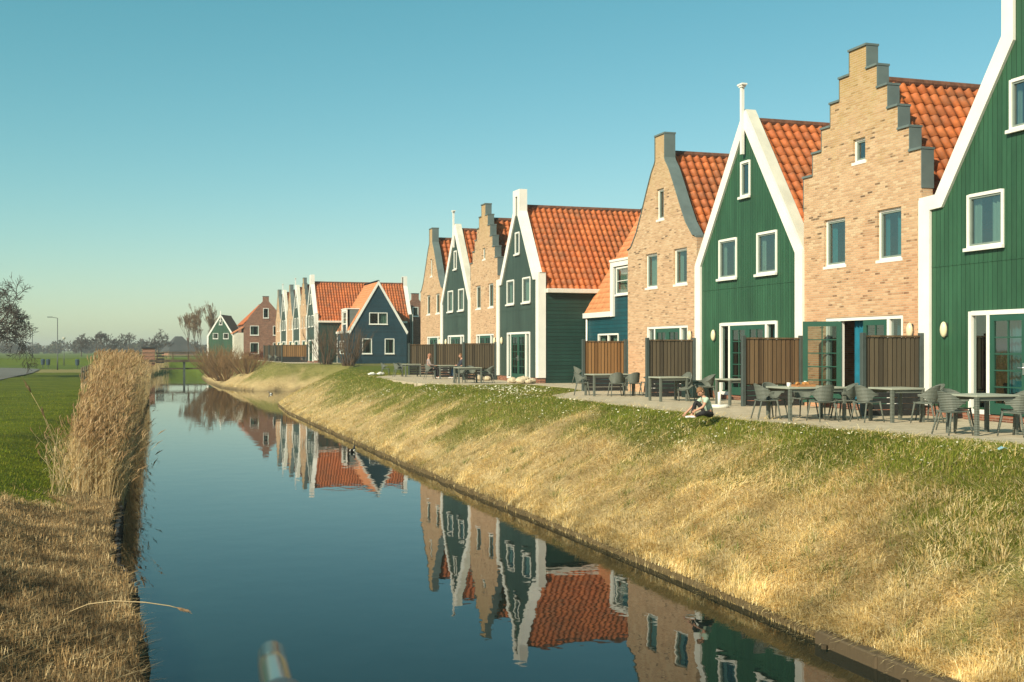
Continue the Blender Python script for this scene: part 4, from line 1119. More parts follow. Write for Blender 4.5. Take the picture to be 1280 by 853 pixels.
seated((16.55, 60.2, .02), 176, 'person in blue jeans sitting half hidden behind the fence post', dict(skin=M['skin'], top=M['shirt_dark'], bot=M['jeans'], shoe=M['shoe_white'], hair=M['hair_fair'], eye=M['eye']), 1.5)

# ------------------------------------------------------------------ vegetation
PEN = M['straw_blade'] = tinted('dry grass blades', .8, 30, .15, .15, trans=.25)
M['green_blade'] = tinted('green grass blades', .7, 30, .15, .15, trans=.35)
def blades(name, x, y, z, L, wd, az, tilt, col, mat, label, cat, sag=.35):
    """one tapered bent blade (two quads worth of triangles) per point"""
    n = len(x); b = np.stack([x, y, z], 1)
    d = np.stack([np.cos(az)*np.sin(tilt), np.sin(az)*np.sin(tilt), np.cos(tilt)], 1)
    s = np.stack([-np.sin(az+RNG.random(n)*.8), np.cos(az), np.zeros(n)], 1)
    mid = b + d*(L*.55)[:, None]; d2 = d.copy(); d2[:, 2] -= sag; tip = mid + d2*(L*.45)[:, None]
    hw = (wd/2)[:, None]*s
    V = np.stack([b-hw, b+hw, mid+hw*.8, mid-hw*.8, tip], 1).reshape(-1, 3)
    i = np.arange(n)*5
    F = np.concatenate([np.stack([i, i+1, i+2], 1), np.stack([i, i+2, i+3], 1), np.stack([i+3, i+2, i+4], 1)])
    o = soup(name, V, F, mat, col=np.repeat(col, 5, 0)); tag(o, label, cat, kind='stuff'); return o
def on_ground(x, y): return height(x, y)
STRAW = np.array([(.72,.56,.26),(.77,.62,.32),(.64,.48,.20),(.52,.36,.14),(.79,.67,.40),(.68,.49,.19)])
GREEN = np.array([(.14,.18,.018),(.18,.21,.022),(.22,.23,.03),(.10,.135,.014),(.27,.24,.06)])
def sample_y(n, y0, y1, p=1.6):      # denser close to the camera
    u = RNG.random(n); a, b = y0**(1-p), y1**(1-p); return (a + (b-a)*u)**(1/(1-p))
# right bank, dead grass
N = 430000
y = sample_y(N, 8.5, 118, 1.75); wr = np.interp(y, [p[1] for p in RL_[:10]] + [107.6,110,119,140], [p[0] for p in RL_[:10]] + [13.5,9.6,8,7.8])
x = wr + np.where(RNG.random(N) < .12, -.05+.4*RNG.random(N), RNG.random(N)**.9*5.2)
z, d, sd = on_ground(x, y); st = straw_factor(x, y, d, sd)
k = (d > -.03) & (RNG.random(N) < st*.95+.04) & (x < 13.6)
x, y, z, d = x[k], y[k], z[k], d[k]; n = len(x); sc_ = .8 + y/60
stand = np.clip(1.0 - d/1.0, .06, 1)*RNG.random(n)*.8
tl = np.where(RNG.random(n) < stand, RNG.random(n)*.5, 1.0+RNG.random(n)*.5)
L = np.where(tl > .9, .07+.30*RNG.random(n)**2.0, .06+.12*RNG.random(n)); wd = (.0035+.006*RNG.random(n))*sc_
c = STRAW[RNG.integers(0, 6, n)]*(.75+.45*RNG.random((n,1)))*np.clip(1+.55*vnoise(x, y, .8, 21)+.45*vnoise(x, y, .25, 42), .5, 1.3)[:,None]
blades('dry_grass', x, y, z+.0+np.where(tl > .9, RNG.random(n)*.06, 0), L, wd, 6.28*2.2*vnoise(x, y, 1.4, 41) + RNG.normal(size=n)*.95, tl, c, M['straw_blade'], 'pale dead grass covering the lower slope of the right bank', 'grass')
# tussocks and green shoots standing out of the matted straw
T = 420; ty = sample_y(T, 9, 75, 1.5); tx = np.interp(ty, [p[1] for p in RL_[:8]], [p[0] for p in RL_[:8]]) + .1 + RNG.random(T)*2.9; q = 46
x = np.repeat(tx, q) + RNG.normal(size=T*q)*.07; y = np.repeat(ty, q) + RNG.normal(size=T*q)*.07; z, d, sd = on_ground(x, y); n = len(x)
shoot = np.repeat((RNG.random(T) < .3) & (tx < 10.2), q); az = np.arctan2(y-np.repeat(ty, q), x-np.repeat(tx, q))
c = np.where(shoot[:,None], np.array([(.16,.21,.05)]), STRAW[RNG.integers(0,6,n)])*(.7+.5*RNG.random((n,1)))
k = d > .0
blades('grass_tussocks', x[k], y[k], z[k]-.01, (.08+.15*RNG.random(n))[k], (.004+.005*RNG.random(n))[k], az[k], (.1+.9*RNG.random(n))[k], c[k], M['straw_blade'], 'tufts of dead grass and green shoots scattered over the right bank', 'grass')
# right bank and lawn, green grass
N = 260000
y = sample_y(N, 12, 118, 1.75); x = 9.0 + RNG.random(N)*8
z, d, sd = on_ground(x, y); st = straw_factor(x, y, d, sd)
front = np.interp(y, [4,16,20.8,22,29,35.6,39.6,41.5,50.6,51,53,66,70,72], [14.2,14.0,13.2,13.0,13.05,13.15,14.9,16.3,16.8,13.4,12.5,13.1,15,17])
k = (d > .1) & (RNG.random(N) < (1-st)*.97+.06) & ((x < front+.12) | ((y > 72) & (y < 117)))
x, y, z, d = x[k], y[k], z[k], d[k]; n = len(x)
lawn = np.clip((d-3.7)/.8, 0, 1)
L = (.05+.13*RNG.random(n))*(1-.6*lawn); wd = (.004+.006*RNG.random(n))*(.8+y/60)
c = GREEN[RNG.integers(0, 5, n)]*(.75+.5*RNG.random((n,1)))*(1+.7*vnoise(x, y, 1.1, 22))[:,None]
dry = RNG.random(n) < .12; c[dry] = STRAW[RNG.integers(0,6,dry.sum())]*.8
blades('green_grass', x, y, z, L, wd, RNG.random(n)*6.28, .15+RNG.random(n)*.9, c, M['green_blade'], 'green grass along the top of the right bank', 'grass')
# left lawn
N = 130000
y = sample_y(N, 14, 80, 1.7); x = -1.2 - RNG.random(N)*np.minimum(16, 2+y*.32)
z, d, sd = on_ground(x, y); st = straw_factor(x, y, d, sd); k = (RNG.random(N) < (1-st)) & (x > np.interp(y, [q[1] for q in cr[:6]], [q[0] for q in cr[:6]])+.1)
x, y, z = x[k], y[k], z[k]; n = len(x)
c = (GREEN[RNG.integers(0, 5, n)]*np.array([.85,.92,.40]))*(.75+.5*RNG.random((n,1)))*(1+.6*vnoise(x, y, 1.5, 23))[:,None]
blades('green_grass', x, y, z, .03+.07*RNG.random(n), (.004+.006*RNG.random(n))*(.8+y/50), RNG.random(n)*6.28, .1+RNG.random(n)*.9, c, M['green_blade'], 'green lawn grass left of the reed bed', 'grass')
# left bank, cut and trampled reed straw
N = 120000
y = 8.5 + 18.5*RNG.random(N)**1.2; x = np.interp(y, [6,10,13.8,17.2,19.5,24,32], [.2,.25,.1,-.02,-.3,-.36,-.28]) + .07 - RNG.random(N)**.9*np.clip(1.2+.13*y, 0, 4.2)
z, d, sd = on_ground(x, y); st = straw_factor(x, y, d, sd); k = (RNG.random(N) < st+.04) & (d > -.03)
x, y, z = x[k], y[k], z[k]; n = len(x)
tl = np.where(RNG.random(n) < .42, RNG.random(n)*.5, 1.25+RNG.random(n)*.35)
patch_ = (1+1.5*vnoise(x, y, .8, 31)+1.1*vnoise(x, y, .27, 32))[:,None]; c = np.clip(patch_, .35, 1.7)*np.array([(.42,.29,.14),(.34,.22,.10),(.25,.16,.075),(.16,.10,.045),(.56,.43,.24)])[RNG.integers(0,5,n)]*(.7+.5*RNG.random((n,1)))
blades('reed_stubble', x, y, np.maximum(z, WZ+.02)+RNG.random(n)*.07, np.where(tl > 1, .06+.30*RNG.random(n)**2.2, .04+.08*RNG.random(n)), .004+.008*RNG.random(n), RNG.random(n)*6.28, tl, c, M['straw_blade'], 'cut and trampled brown reed straw on the left bank', 'reed straw', .06)
# reed bed
def reeds(name, N, ys, xs, zb, H, label, leanx=(.0,.45), wscale=1.0):
    y = ys; x = xs; n = N
    az = RNG.random(n)*6.28; ln = (RNG.random(n)**2)*.42
    lx = np.cos(az)*ln*.5 + leanx[0] + (leanx[1]-leanx[0])*RNG.random(n); ly = np.sin(az)*ln*.5 - .12
    t = np.array([0,.35,.7,1.0]); wd = (.009+.008*RNG.random(n))*wscale
    pa = RNG.random(n)*3.14; s = np.stack([np.cos(pa), np.sin(pa)*.5, np.zeros(n)], 1)
    rows = []
    for q in t:
        p = np.stack([x + lx*q**1.6, y + ly*q**1.6, zb + H*q*(1-.10*np.hypot(lx,ly)*q)], 1)
        rows += [p - s*(wd*(1-.5*q))[:,None]/2, p + s*(wd*(1-.5*q))[:,None]/2]
    V = [np.stack(rows, 1).reshape(-1,3)]; i = np.arange(n)*8
    F = [np.stack([i+2*q, i+2*q+1, i+2*q+3, i+2*q+2], 1) for q in range(3)]
    col = np.array([(.70,.53,.28),(.76,.60,.35),(.62,.45,.22),(.50,.35,.16),(.74,.54,.26)])[RNG.integers(0,5,n)]*(.75+.4*RNG.random((n,1)))
    C = [np.repeat(col, 8, 0)]; off = n*8
    # plumes
    m = RNG.random(n) < .62; pm = np.where(m)[0]; tip = np.stack([x+lx, y+ly, zb+H*(1-.1*np.hypot(lx,ly))], 1)[pm]; k = len(pm)
    pa2 = RNG.random(k)*6.28; dl = np.stack([lx[pm]*.4+.10+.35*np.cos(pa2), ly[pm]*.4+.35*np.sin(pa2), np.ones(k)*.75], 1); dl /= np.linalg.norm(dl, axis=1)[:,None]; pl = .15+.13*RNG.random(k); pw = (.025+.03*RNG.random(k))*wscale
    for ss in (s[pm], np.stack([np.zeros(k), np.ones(k), np.zeros(k)], 1)):
        a = tip - dl*(pl*.15)[:,None]; b = tip + dl*(pl*.4)[:,None]; c2 = tip + dl*pl[:,None] + np.array([.04,0,-.03])
        V.append(np.stack([a, b+ss*pw[:,None]/2, c2, b-ss*pw[:,None]/2], 1).reshape(-1,3)); j = np.arange(k)*4+off
        F.append(np.stack([j, j+1, j+2, j+3], 1)); off += k*4
        C.append(np.repeat(np.array([(.50,.36,.20),(.58,.42,.25),(.40,.27,.14)])[RNG.integers(0,3,k)]*(.8+.4*RNG.random((k,1))), 4, 0))
    # dry leaves
    for rep in range(2):
        f = .25+.55*RNG.random(n); p = np.stack([x+lx*f**1.6, y+ly*f**1.6, zb+H*f], 1)
        la = RNG.random(n)*6.28; ll = .18+.3*RNG.random(n); dd = np.stack([np.cos(la)*.7, np.sin(la)*.7, .35+RNG.random(n)*.6], 1)
        sd_ = np.stack([-np.sin(la), np.cos(la), np.zeros(n)], 1)*((.012+.012*RNG.random(n))*wscale)[:,None]/2
        mid = p+dd*(ll*.5)[:,None]; tp = mid + (dd*np.array([1,1,.1])-np.array([0,0,.35]))*(ll*.5)[:,None]
        V.append(np.stack([p, mid+sd_, tp, mid-sd_], 1).reshape(-1,3)); j = np.arange(n)*4+off; F.append(np.stack([j,j+1,j+2,j+3],1)); off += n*4
        C.append(np.repeat(col*(.9+.35*RNG.random((n,1))), 4, 0))
    o = soup(name, np.concatenate(V), np.concatenate(F), M['straw_blade'], col=np.concatenate(C)); tag(o, label, 'reeds', kind='stuff'); return o
N = 14000
y = sample_y(N, 27.8, 100, 1.5); wl = np.interp(y, [24,32,45,60,90,120], [-.36,-.28,-.1,.2,.9,1.2])
fr_ = RNG.random(N); x = wl + .02 - fr_*(1.12+.013*np.clip(y-26, 0, 60))
front = np.clip((y-27.5)/15, 0, 1)**.8; keepx = (y > 27.9 + .8*np.abs(np.sin(x*5)))
x, y, fr_, front = x[keepx], y[keepx], fr_[keepx], front[keepx]; n = len(x)
zb, dd_, _ = on_ground(x, y); zb = np.maximum(zb, WZ-.05)
top_ = np.interp(y, [25,45,52,62,92], [1.42,1.42,1.35,1.1,.45]); H = np.clip((top_ - zb)*(.36+.64*front) * (.70+.34*RNG.random(n)), .7, 3.6)
H *= np.where(RNG.random(n) < .12, .6, 1)
reeds('reed_bed', n, y, x, zb, H, 'tall pale reed bed with feathery brown plumes on the left bank', (-.05,.22), 1.15)
# bent old reeds hanging to the water at the foot of the bed
N = 1300; y = sample_y(N, 27.0, 60, 1.4); x = np.interp(y, [24,32,45,60], [-.36,-.28,-.1,.2]) - RNG.random(N)*1.5; zb, _, _ = on_ground(x, y)
reeds('reed_bed', N, y, x, np.maximum(zb, WZ), .5+.9*RNG.random(N), 'short broken reeds at the foot of the tall reed bed', (-.5,.9))
# reeds at the far bank by the bridge
N = 2500; y = 150+60*RNG.random(N); x = np.interp(y, [140,165,190,212], [1.4,1.8,3.5,6]) - RNG.random(N)*5; zb, _, _ = on_ground(x, y)
reeds('reed_bed', N, y, x, zb, 1.0+.7*RNG.random(N), 'far golden reeds beyond the footbridge', (-.1,.3), 3)
# three single reed stalks
def stalk(path, label, plume=.3, r=.006):
    root = empty('reed_stalk', path[0], 0, label, 'reed'); p0 = Vector(path[0]); q = [tuple(Vector(p)-p0) for p in path]
    MB().tube(q, [r]*(len(q)-1)+[r*.5], 6).build('stem', M['stalk'], root, smooth=True)
    d = (Vector(q[-1])-Vector(q[-2])).normalized(); b = MB()
    for k in range(26):
        st_ = Vector(q[-1]) - d*plume*random.uniform(0, .55); e = st_ + d*plume*random.uniform(.3,.6) + Vector((random.uniform(-1,1),random.uniform(-1,1),random.uniform(-1,.6)))*plume*.13
        b.tube([tuple(st_), tuple(lerp(st_, e, .6)), tuple(e)], [.003,.005,.001], 4)
    b.build('plume', M['plume'], root)
M['stalk'] = plain('straw stalk', (.48,.36,.19), .6, .15, 10); M['plume'] = plain('reed plume', (.27,.17,.09), .9, .2, 20)
stalk([(-.95,15.2,-1.72),(-.8,15.1,-1.62),(-.55,14.95,-1.50),(-.25,14.8,-1.45),(.1,14.65,-1.46),(.38,14.55,-1.50),(.56,14.5,-1.55)], 'long bent reed stalk arching from the left bank out over the water', .22)
stalk([(-1.5,27.5,-1.35),(-1.7,27.4,-.5),(-1.95,27.3,.2),(-2.25,27.2,.8)], 'single reed leaning left over the lawn beside the reed bed, taller of two', .35)
stalk([(-1.4,26.8,-1.4),(-1.55,26.7,-.7),(-1.75,26.6,-.1),(-1.88,26.5,.25)], 'single reed leaning left over the lawn beside the reed bed, shorter of two', .3)

# daisies
def daisies():
    cl_ = [(12.0,23.0,1.2,70),(11.9,24.6,1.3,60),(12.5,26.5,1.3,60),(12.6,29.5,1.4,70),(12.4,33,1.5,80),(12.6,20.6,.9,45),(12.9,18.8,.8,30),(13.2,16.6,.8,30),(13.4,14.9,.6,20),(13.0,13.6,.5,22),(12.7,12.8,.6,22),(13.5,38.5,1.5,120),(14.2,42,1.6,150),(14.6,46,1.7,160),(13.5,44,1.8,120),(12.6,40,1.3,60),(12,50,1.4,50),(11.5,56,1.4,40),(12.2,47,1.3,60)]
    V = []; F = []; C = []
    for cx, cy, r, k in cl_:
        for _ in range(int(k*.8)):
            x = cx + random.gauss(0, r*.45); y = cy + random.gauss(0, r*.8)
            if 40 > y and x > 13.0+max(0,(16-y)*.2): x = 12.9 - random.random()
            z = float(height(np.array([x]), np.array([y]))[0][0]) + .045
            rr = random.uniform(.014, .025)*(1+max(0, y-25)/60); b = len(V); ax = random.uniform(-.5,.5); ay = random.uniform(-.5,.5)
            for q in range(8):
                t = q*math.pi/4; V.append((x+rr*math.cos(t), y+rr*math.sin(t), z+rr*(ax*math.cos(t)+ay*math.sin(t)))); C.append((.8,.8,.76))
            V.append((x, y, z+.006)); C.append((.8,.7,.3))
            for q in range(8): F.append((b+q, b+(q+1)%8, b+8))
    o = soup('daisies', np.array(V), np.array(F), M['petal'], col=np.array(C)); tag(o, 'small white daisies dotted over the lawn along the terraces', 'daisies', kind='stuff')
M['petal'] = tinted('daisy petals', .7, 10, .02, .2)
daisies()

# bare trees and shrubs ---------------------------------------------------------
M['bark'] = plain('grey brown bark', (.085,.062,.045), .9, .25, 6)
M['twig'] = plain('brown twigs', (.12,.078,.048), .9, .25, 2)
M['twig_gold'] = plain('golden brown twigs', (.21,.125,.055), .9, .25, 2)
M['twig_dark'] = plain('dark brown twigs', (.06,.044,.035), .9, .25, 2)
def grow(p, d, L, r, depth, trunk, crown, rnd, spread, upb, tw=.012, dens=0):
    segs = 3; pts = [p]; q = p
    for i in range(segs):
        d = (d + Vector((rnd.gauss(0,1), rnd.gauss(0,1), rnd.gauss(0,1)))*.10 + Vector((0,0,upb))).normalized(); q = q + d*(L/segs); pts.append(q)
    r1 = max(tw*.5, r*.62)
    tgt = trunk if depth >= 4 else crown
    tgt.tube([tuple(v) for v in pts], [r + (r1-r)*i/segs for i in range(segs+1)], 6 if depth >= 4 else 3, caps=False)
    if depth == 0: return
    nb = (rnd.choice((2,3,3)) if depth > 1 else rnd.choice((3,4))) + (dens if depth <= 3 else 0)
    for k in range(nb):
        ax = Vector((rnd.gauss(0,1), rnd.gauss(0,1), rnd.gauss(0,1))); ax = (ax - d*ax.dot(d)).normalized()
        nd = (d*(1-.3*spread) + ax*spread*rnd.uniform(.5,1.1)).normalized()
        st_ = pts[rnd.choice((1,2,3,3))] if k else pts[-1]
        grow(st_, nd, L*rnd.uniform(.62,.86), r1, depth-1, trunk, crown, rnd, spread, upb, tw, dens)
def bare_tree(x, y, z, H, label, depth=6, spread=.75, upb=.03, twig='twig', tr=.16, seed=1, name='bare_tree', tw=.02, group=None, dens=0, first=.3):
    rnd = random.Random(seed); root = empty(name, (x, y, z), 0, label, 'tree', group); t = MB(); c = MB()
    grow(Vector((0,0,-.1)), Vector((0,0,1)), H*first, tr, depth, t, c, rnd, spread, upb, tw, dens)
    t.build('trunk', M['bark'], root, smooth=True, fixn=False); c.build('crown', M[twig], root, smooth=True, fixn=False); return root
def shrub(x, y, z, H, label, n=40, rad=.5, twig='twig_gold', seed=1, out=.35, group=None, tw=.012):
    rnd = random.Random(seed); root = empty('bare_shrub', (x, y, z), 0, label, 'shrub', group); t = MB(); c = MB()
    for k in range(n):
        a = rnd.uniform(0, 6.28); q = rnd.random()**.6; p = Vector((math.cos(a)*rad*q, math.sin(a)*rad*q, -.05)); d = Vector((math.cos(a)*out*q*1.6, math.sin(a)*out*q*1.6, 1)).normalized(); L = H*rnd.uniform(.55,1.0)
        pts = [p]; u = p
        for i in range(4):
            d = (d + Vector((rnd.gauss(0,1), rnd.gauss(0,1), 0))*.08).normalized(); u = u + d*L/4; pts.append(u)
        (t if k < 6 else c).tube([tuple(v) for v in pts], [tw*1.6, tw*1.3, tw, tw*.7, tw*.35], 4, caps=False)
        for s_ in range(7):
            i = rnd.choice((1,2,2,3,3)); b = pts[i].lerp(pts[i+1], rnd.random()); a2 = rnd.uniform(0,6.28); dd = (d + Vector((math.cos(a2), math.sin(a2), .3))*rnd.uniform(.25,.6)).normalized(); l2 = L*rnd.uniform(.15,.38)
            c.tube([tuple(b), tuple(b+dd*l2*.5+Vector((0,0,.03))), tuple(b+dd*l2+Vector((0,0,.10*l2)))], [tw*.7, tw*.5, tw*.25], 3, caps=False)
    t.build('stem', M['bark'], root, smooth=True, fixn=False); c.build('crown', M[twig], root, smooth=True, fixn=False); return root
def gz(x, y): return float(height(np.array([x]), np.array([y]))[0][0])
bare_tree(-16.2, 120, -1.0, 10.5, 'dark bare tree with dense twigs at the left edge of the photo', 7, .85, .0, 'twig_dark', .28, 24, tw=.036, dens=1, first=.3)
SG = 'bare golden bushes on the right bank by the bridge'
for i, (x, y, H, lb) in enumerate(((8.9,124,3.6,'brown bare bush leaning over the water right of the bridge, nearest of the row'),(9.4,131,3.2,'brown bare bush on the right bank, second from the water inlet'),(8.8,138,3.8,'tall brown bare bush on the right bank before the bridge'),(9.6,147,3.4,'brown bare bush beside the right end of the bridge'),(10.6,118,2.3,'low golden bush at the corner of the inlet'))):
    shrub(x, y, gz(x, y)-.05, H, lb, 75, 1.1, 'twig_gold', 30+i, .75, SG, .022)
shrub(17.4, 111.5, .15, 3.9, 'bare grey brown shrub in front of the slate blue house, left of two', 45, .5, 'twig', 41, .35, None, .02)
shrub(18.6, 106.5, .15, 3.7, 'bare grey brown shrub in front of the slate blue house, right of two', 55, .7, 'twig', 42, .45, None, .02)
PG = 'slender bare poplars left of the far green house'
for i, (x, y, H) in enumerate(((15.6,262,10.5),(14.2,266,9.8),(12.9,268,10.8),(11.4,272,9.4),(16.8,275,10))):
    bare_tree(x, y, -.45, H, ['slender bare poplar nearest the far green house','slender bare poplar second from the far green house','tallest slender bare poplar in the middle of its row','slender bare poplar farthest left in its row','slender bare poplar standing behind the poplar row'][i], 7, .24, .12, 'twig_gold', .10, 60+i, tw=.028, group=PG)
for i, (x, y, H, lb) in enumerate(((29.5,102,7.5,'bare tree rising behind the left end of the middle block, left of three'),(31.5,98,8.2,'tallest bare tree behind the left end of the middle block'),(33.5,104,7.0,'bare tree behind the left end of the middle block, hidden lowest'))):
    bare_tree(x, y, .1, H, lb, 6, .5, .05, 'twig', .14, 80+i, tw=.02)
for i, (x, y, H, lb) in enumerate(((6,345,9,'rounded bare tree on the horizon left of the dark farmhouse'),(-4,370,8.5,'bushy bare tree on the horizon above the reeds, right of three'),(-9,365,7.5,'bushy bare tree on the horizon above the reeds, middle of three'),(-16,380,7,'low bushy bare tree on the horizon above the reeds, left of three'))):
    bare_tree(x, y, -.45, H, lb, 7, .8, .0, 'twig_dark', .2, 100+i, tw=.08)
# hedge of brown beech leaves
M['leaf_brown'] = tinted('brown beech leaves', .85, 10, .2, .1)
def leaf_cloud(name, boxes, n, size, cols, mat, label, cat, kind=None):
    P = []
    for (cx, cy, cz, rx, ry, rz, k) in boxes:
        q = RNG.normal(size=(k, 3)); q /= np.linalg.norm(q, axis=1)[:,None]; q *= RNG.random((k,1))**.4; P.append(q*np.array([rx,ry,rz]) + np.array([cx,cy,cz]))
    P = np.concatenate(P); n = len(P); a = RNG.normal(size=(n,3)); b = RNG.normal(size=(n,3)); a /= np.linalg.norm(a,axis=1)[:,None]; b /= np.linalg.norm(b,axis=1)[:,None]
    s = size*(.6+.8*RNG.random((n,1))); V = np.stack([P-a*s, P+b*s*.8, P+a*s, P-b*s*.8], 1).reshape(-1,3); i = np.arange(n)*4
    col = np.array(cols)[RNG.integers(0,len(cols),n)]*(.7+.6*RNG.random((n,1)))
    o = soup(name, V, np.stack([i,i+1,i+2,i+3],1), mat, col=np.repeat(col,4,0)); tag(o, label, cat, kind=kind); return o
leaf_cloud('hedge', [(14.2+RNG.uniform(-.5,.5)+.75*k, 156+RNG.uniform(-.4,.4), .75, .8,.7,.65,500) for k in range(8)], 0, .07, [(.14,.05,.03),(.18,.065,.04),(.10,.04,.025)], M['leaf_brown'], 'clipped red brown hedge in front of the dark red brick house', 'hedge')
# far belts of trees on the horizon
M['leaf_far'] = tinted('distant bare wood', .95, .3, .2, .05)
def belt(a, b, n, hmin, hmax, label, base=-.45):
    bx = []
    for k in range(n):
        t = (k+RNG.random())/n; x = a[0]+(b[0]-a[0])*t; y_ = a[1]+(b[1]-a[1])*t + RNG.normal()*14; h = hmin+(hmax-hmin)*RNG.random()**1.6*(.5+.5*math.sin(t*9+n)**2)
        for q in range(3): bx.append((x+RNG.normal()*h*.35, y_, base+h*(.35+.2*q*RNG.random()), h*.5, h*.4, h*.4, 90))
    leaf_cloud('far_wood', bx, 0, .75, [(.06,.055,.035),(.075,.06,.04),(.05,.05,.035),(.045,.055,.025)], M['leaf_far'], label, 'wood', 'stuff')
belt((-420,860), (-85,900), 60, 7, 16, 'hazy belt of distant trees along the horizon at the left')
belt((-90,700), (10,640), 24, 5, 10, 'hazy line of distant trees behind the reed bed')
belt((0,620), (140,700), 30, 5, 9, 'distant trees behind the farmhouse and the far houses')
belt((-700,1500), (500,1600), 90, 8, 18, 'faint line of trees at the very horizon')

# ------------------------------------------------------------------ bridge, lamps and small things at the far end
fb = empty('footbridge', (7, 169, 0), 0, 'dark wooden footbridge crossing the canal in the distance', 'bridge')
MB().box(-8.5, 8.5, -.9, .9, -.14, .2).build('deck', M['timber_dark'], fb)
for yy in (-.8, .8):
    r_ = MB(); r_.box(-8.5,8.5,yy-.04,yy+.04,1.1,1.2); r_.box(-8.5,8.5,yy-.03,yy+.03,.62,.68); r_.build('railing', M['timber_dark'], fb)
    for k in range(9): MB().box(-8.4+k*2.1-.05,-8.4+k*2.1+.05,yy-.052,yy+.052,.2,1.25).build('post', M['timber_dark'], fb)
for xx in (-.4, 3.6):
    MB().box(xx-.3,xx-.05,-.6,.6,-3,.02).build('pile', M['fencepost'], fb)
MB().box(-3.8,7,-.2,.2,-1.15,-.95).build('cross_beam', M['timber_dark'], fb)
pg = empty('brick_pier', (1.7, 171.8, -.6), 0, 'brick gate pier with dark cap at the left end of the footbridge', 'pier')
MB().box(-.85,.85,-.8,.8,0,2.35).build('shaft', M['brick_orange'], pg); MB().box(-1.0,1.0,-.95,.95,2.352,2.6).build('cap', M['darkmetal'], pg, bevel=.03)
for s, lb in ((-1,'left'),(1,'right')):
    g = MB()
    for k in range(4): g.box(s*1.0 if s > 0 else -2.1, 2.1 if s > 0 else s*1.0, -.05, .05, .3+k*.42, .55+k*.42)
    g.build('gate_panel', M['fencepost'], pg)
M['galv'] = plain('dark lamp post', (.05,.06,.06), .5, .1, 3)
def lamp(x, y, H, label, arm=True):
    z = gz(x, y); root = empty('street_lamp', (x, y, z), 0, label, 'street lamp', 'street lamps along the road')
    MB().tube([(0,0,0),(0,0,1.2),(0,0,1.25),(0,0,H)], [.085,.085,.06,.045], 10).build('post', M['galv'], root, smooth=True)
    if arm:
        MB().tube([(0,0,H-.02),(-.35,0,H+.06),(-.75,0,H+.12)], .03, 8).build('arm', M['galv'], root, smooth=True)
        MB().box(-1.25,-.6,-.11,.11,H+.08,H+.17).build('lamp_head', M['galv'], root, bevel=.03)
    else: MB().tube([(0,0,H),(0,0,H+.1),(0,0,H+.3),(0,0,H+.36)], [.06,.22,.26,.1], 12).build('lamp_head', M['cream'], root)
lamp(-9.65, 160.8, 6.7, 'tall dark street lamp with an arm to the left, nearest on the lawn')
lamp(-16.7, 212, 4.6, 'small post lamp far left of the tall street lamp', False); lamp(-11.2, 203, 4.3, 'small post lamp just right of the tall street lamp', False)
M['binblue'] = plain('blue grey bin', (.03,.06,.085), .5, .15, 5)
def litter_bin(x, y, label):
    z = gz(x, y); root = empty('litter_bin', (x, y, z), 0, label, 'litter bin', 'litter bins along the field edge')
    MB().tube([(0,0,0),(0,0,.75)], .04, 8).build('post', M['galv'], root); MB().tube([(0,0,.5),(0,0,1.25),(0,0,1.35)], [.24,.3,.2], 12).build('bin', M['binblue'], root)
litter_bin(-12.6, 177.5, 'dark litter bin at the field edge left of the tall street lamp'); litter_bin(-11.9, 177.5, 'dark litter bin standing right beside its twin left of the tall street lamp'); litter_bin(-7.7, 170.7, 'blue litter bin on a post near the reed bed')
# wooden paddock fence left of the reeds
pf = empty('paddock_fence', (-3.6, 86, gz(-3.6,86)), 0, 'old wooden post and rail fence at the left edge of the reed bed', 'fence')
for k in range(6): MB().tube([(0,k*4.0,-.1),(random.uniform(-.04,.04),k*4.0,1.45)], .07, 7).build('post', M['timber'], pf)
for zz in (.6, 1.1): MB().box(-.03,.03,0,20,zz-.06,zz+.06).build('rail', M['timber'], pf)
# distant farm buildings
M['farwhite'] = plain('white farm wall', (.7,.69,.65), .8, .1, 1)
for (x, y, w_, h_, lb) in ((-215,820,9,5.5,'white farm building among the distant trees at the far left'),(-120,850,14,4.5,'pale low farm shed among the distant trees')):
    f = empty('farm_building', (x, y, -.45), R(10), lb, 'building'); MB().box(-w_/2,w_/2,-3,3,0,h_*.5).build('wall', M['farwhite'], f)
    mb = MB(); mb.prism([(-3.2,h_*.5),(3.2,h_*.5),(0,h_)], -w_/2-.2, w_/2+.2); mb.build('roof', M['farwhite'] if w_ < 10 else M['zinc'], f)

# timber edging on the right bank near the camera
te = empty('timber_edging', (8.3, 13.0, WZ), 0, 'grey timber edging plank along the right waterline, bottom right of the photo', 'edging')
for k in range(3):
    y0 = -.0 - k*3.02; y1 = y0 + 3.0 - (1.7 if k == 0 else 0)
    MB().box(.0,.24,y0-1.3 if k else y0-1.3,y1-1.3 if k else 0,-.5,.17+.012*k).build('plank', M['timber_dark'], te, bevel=.02)
for k in range(5): MB().tube([(-.045,-.3-k*1.6,-.8),(-.045,-.3-k*1.6,.05)], .04, 8).build('stake', M['timber_dark'], te)
# dark cut edge of the left bank: old sheet boards
lb_ = MB()
for k in range(46):
    yy = 16.9 + k*.22; xx = float(np.interp(yy, [6,10,13.8,17.2,19.5,24,32], [.2,.25,.1,-.02,-.3,-.36,-.28]))
    lb_.box(xx-.02+random.uniform(-.02,.02), xx+.05+random.uniform(-.02,.03), yy, yy+.2, WZ-.5, WZ+.36+random.uniform(-.12,.06))
o = lb_.build('bank_boards', M['darkboard'], bevel=.01); tag(o, 'row of dark rotting boards holding the left bank edge', 'bank boards')

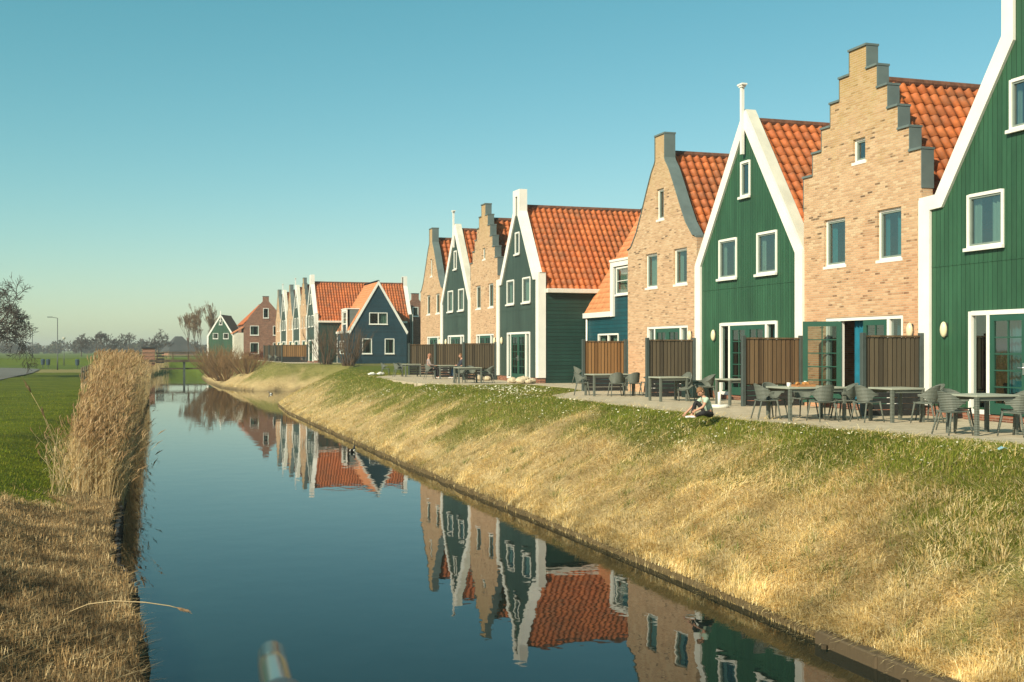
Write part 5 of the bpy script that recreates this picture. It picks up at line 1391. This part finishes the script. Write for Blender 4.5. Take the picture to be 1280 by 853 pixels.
# ducks
M['duck_dark'] = plain('dark plumage', (.012,.012,.014), .5, .2, 20); M['duck_white'] = plain('white plumage', (.75,.75,.7), .7, .05, 20)
def duck(x, y, deg, label):
    root = empty('duck', (x, y, WZ), R(deg), label, 'duck', 'ducks on the canal')
    skin('body', [[((-.19,0,.10),.02),((-.12,0,.07),.06),((0,0,.055),.09),((.10,0,.06),.075),((.16,0,.12),.04),((.175,0,.18),.032),((.20,0,.215),.042),((.225,0,.215),.03)]], M['duck_dark'], root)
    b = MB(); b.tube([(.24,0,.21),(.27,0,.205),(.29,0,.2)], [.018,.014,.006], 6); b.build('bill', M['duck_white'], root)
    f = MB(); f.ball((-.01,.07,.06), .09, 10, 6, (1.1,.35,.5)); f.ball((-.01,-.07,.06), .09, 10, 6, (1.1,.35,.5)); f.build('flank', M['duck_white'], root, smooth=True)
duck(10.9, 100, 150, 'dark duck with white flanks swimming in the inlet'); duck(7.6, 42.5, 60, 'dark duck with white flanks swimming close to the right bank')

# handrail of the bridge the camera stands on
M['railblue'] = plain('glossy teal paint', (.008,.055,.075), .14, .1, 6)
hrail = empty('handrail', (.21, 1.9, -.1), 0, 'glossy teal tubular handrail end in the blurred foreground', 'handrail')
MB().tube([(.005,.06,-.0),(.005,.06,1.0),(.004,.05,1.10),(0,.02,1.165),(-.006,-.04,1.198),(-.02,-.2,1.215),(-.05,-.6,1.25),(-.09,-1.1,1.29)], .0225, 16).build('rail', M['railblue'], hrail, smooth=True)
MB().tube([(-.037,-.43,1.236),(-.042,-.50,1.242)], .034, 18).build('collar', M['darkmetal'], hrail, smooth=False)
slab('bridge_deck', [(-9,-1.6),(18,-1.6),(18,2.15),(-9,2.15)], top=-.1, th=.15, mat=M['timber'])
# tree beside the bridge, out of frame, that shades the near left bank
bare_tree(-8.6, 13.2, -.6, 7.2, 'bare tree on the left bank beside the bridge', 7, .8, .02, 'twig_dark', .2, 9, tw=.045)

# the damp air over the polder
hz_t = bpy.data.materials.new('haze'); hz_t.use_nodes = True; ht = hz_t.node_tree
for nd in list(ht.nodes):
    if nd.type != 'OUTPUT_MATERIAL': ht.nodes.remove(nd)
pv = ht.nodes.new('ShaderNodeVolumePrincipled'); pv.inputs['Density'].default_value = .0005; pv.inputs['Color'].default_value = (.98, .97, .93, 1); pv.inputs['Anisotropy'].default_value = .2
ht.links.new(pv.outputs[0], [nd for nd in ht.nodes if nd.type == 'OUTPUT_MATERIAL'][0].inputs['Volume'])
tag(MB().box(-2700, 2700, -200, 3100, -4.6, 19).build('haze', hz_t), kind='stuff')
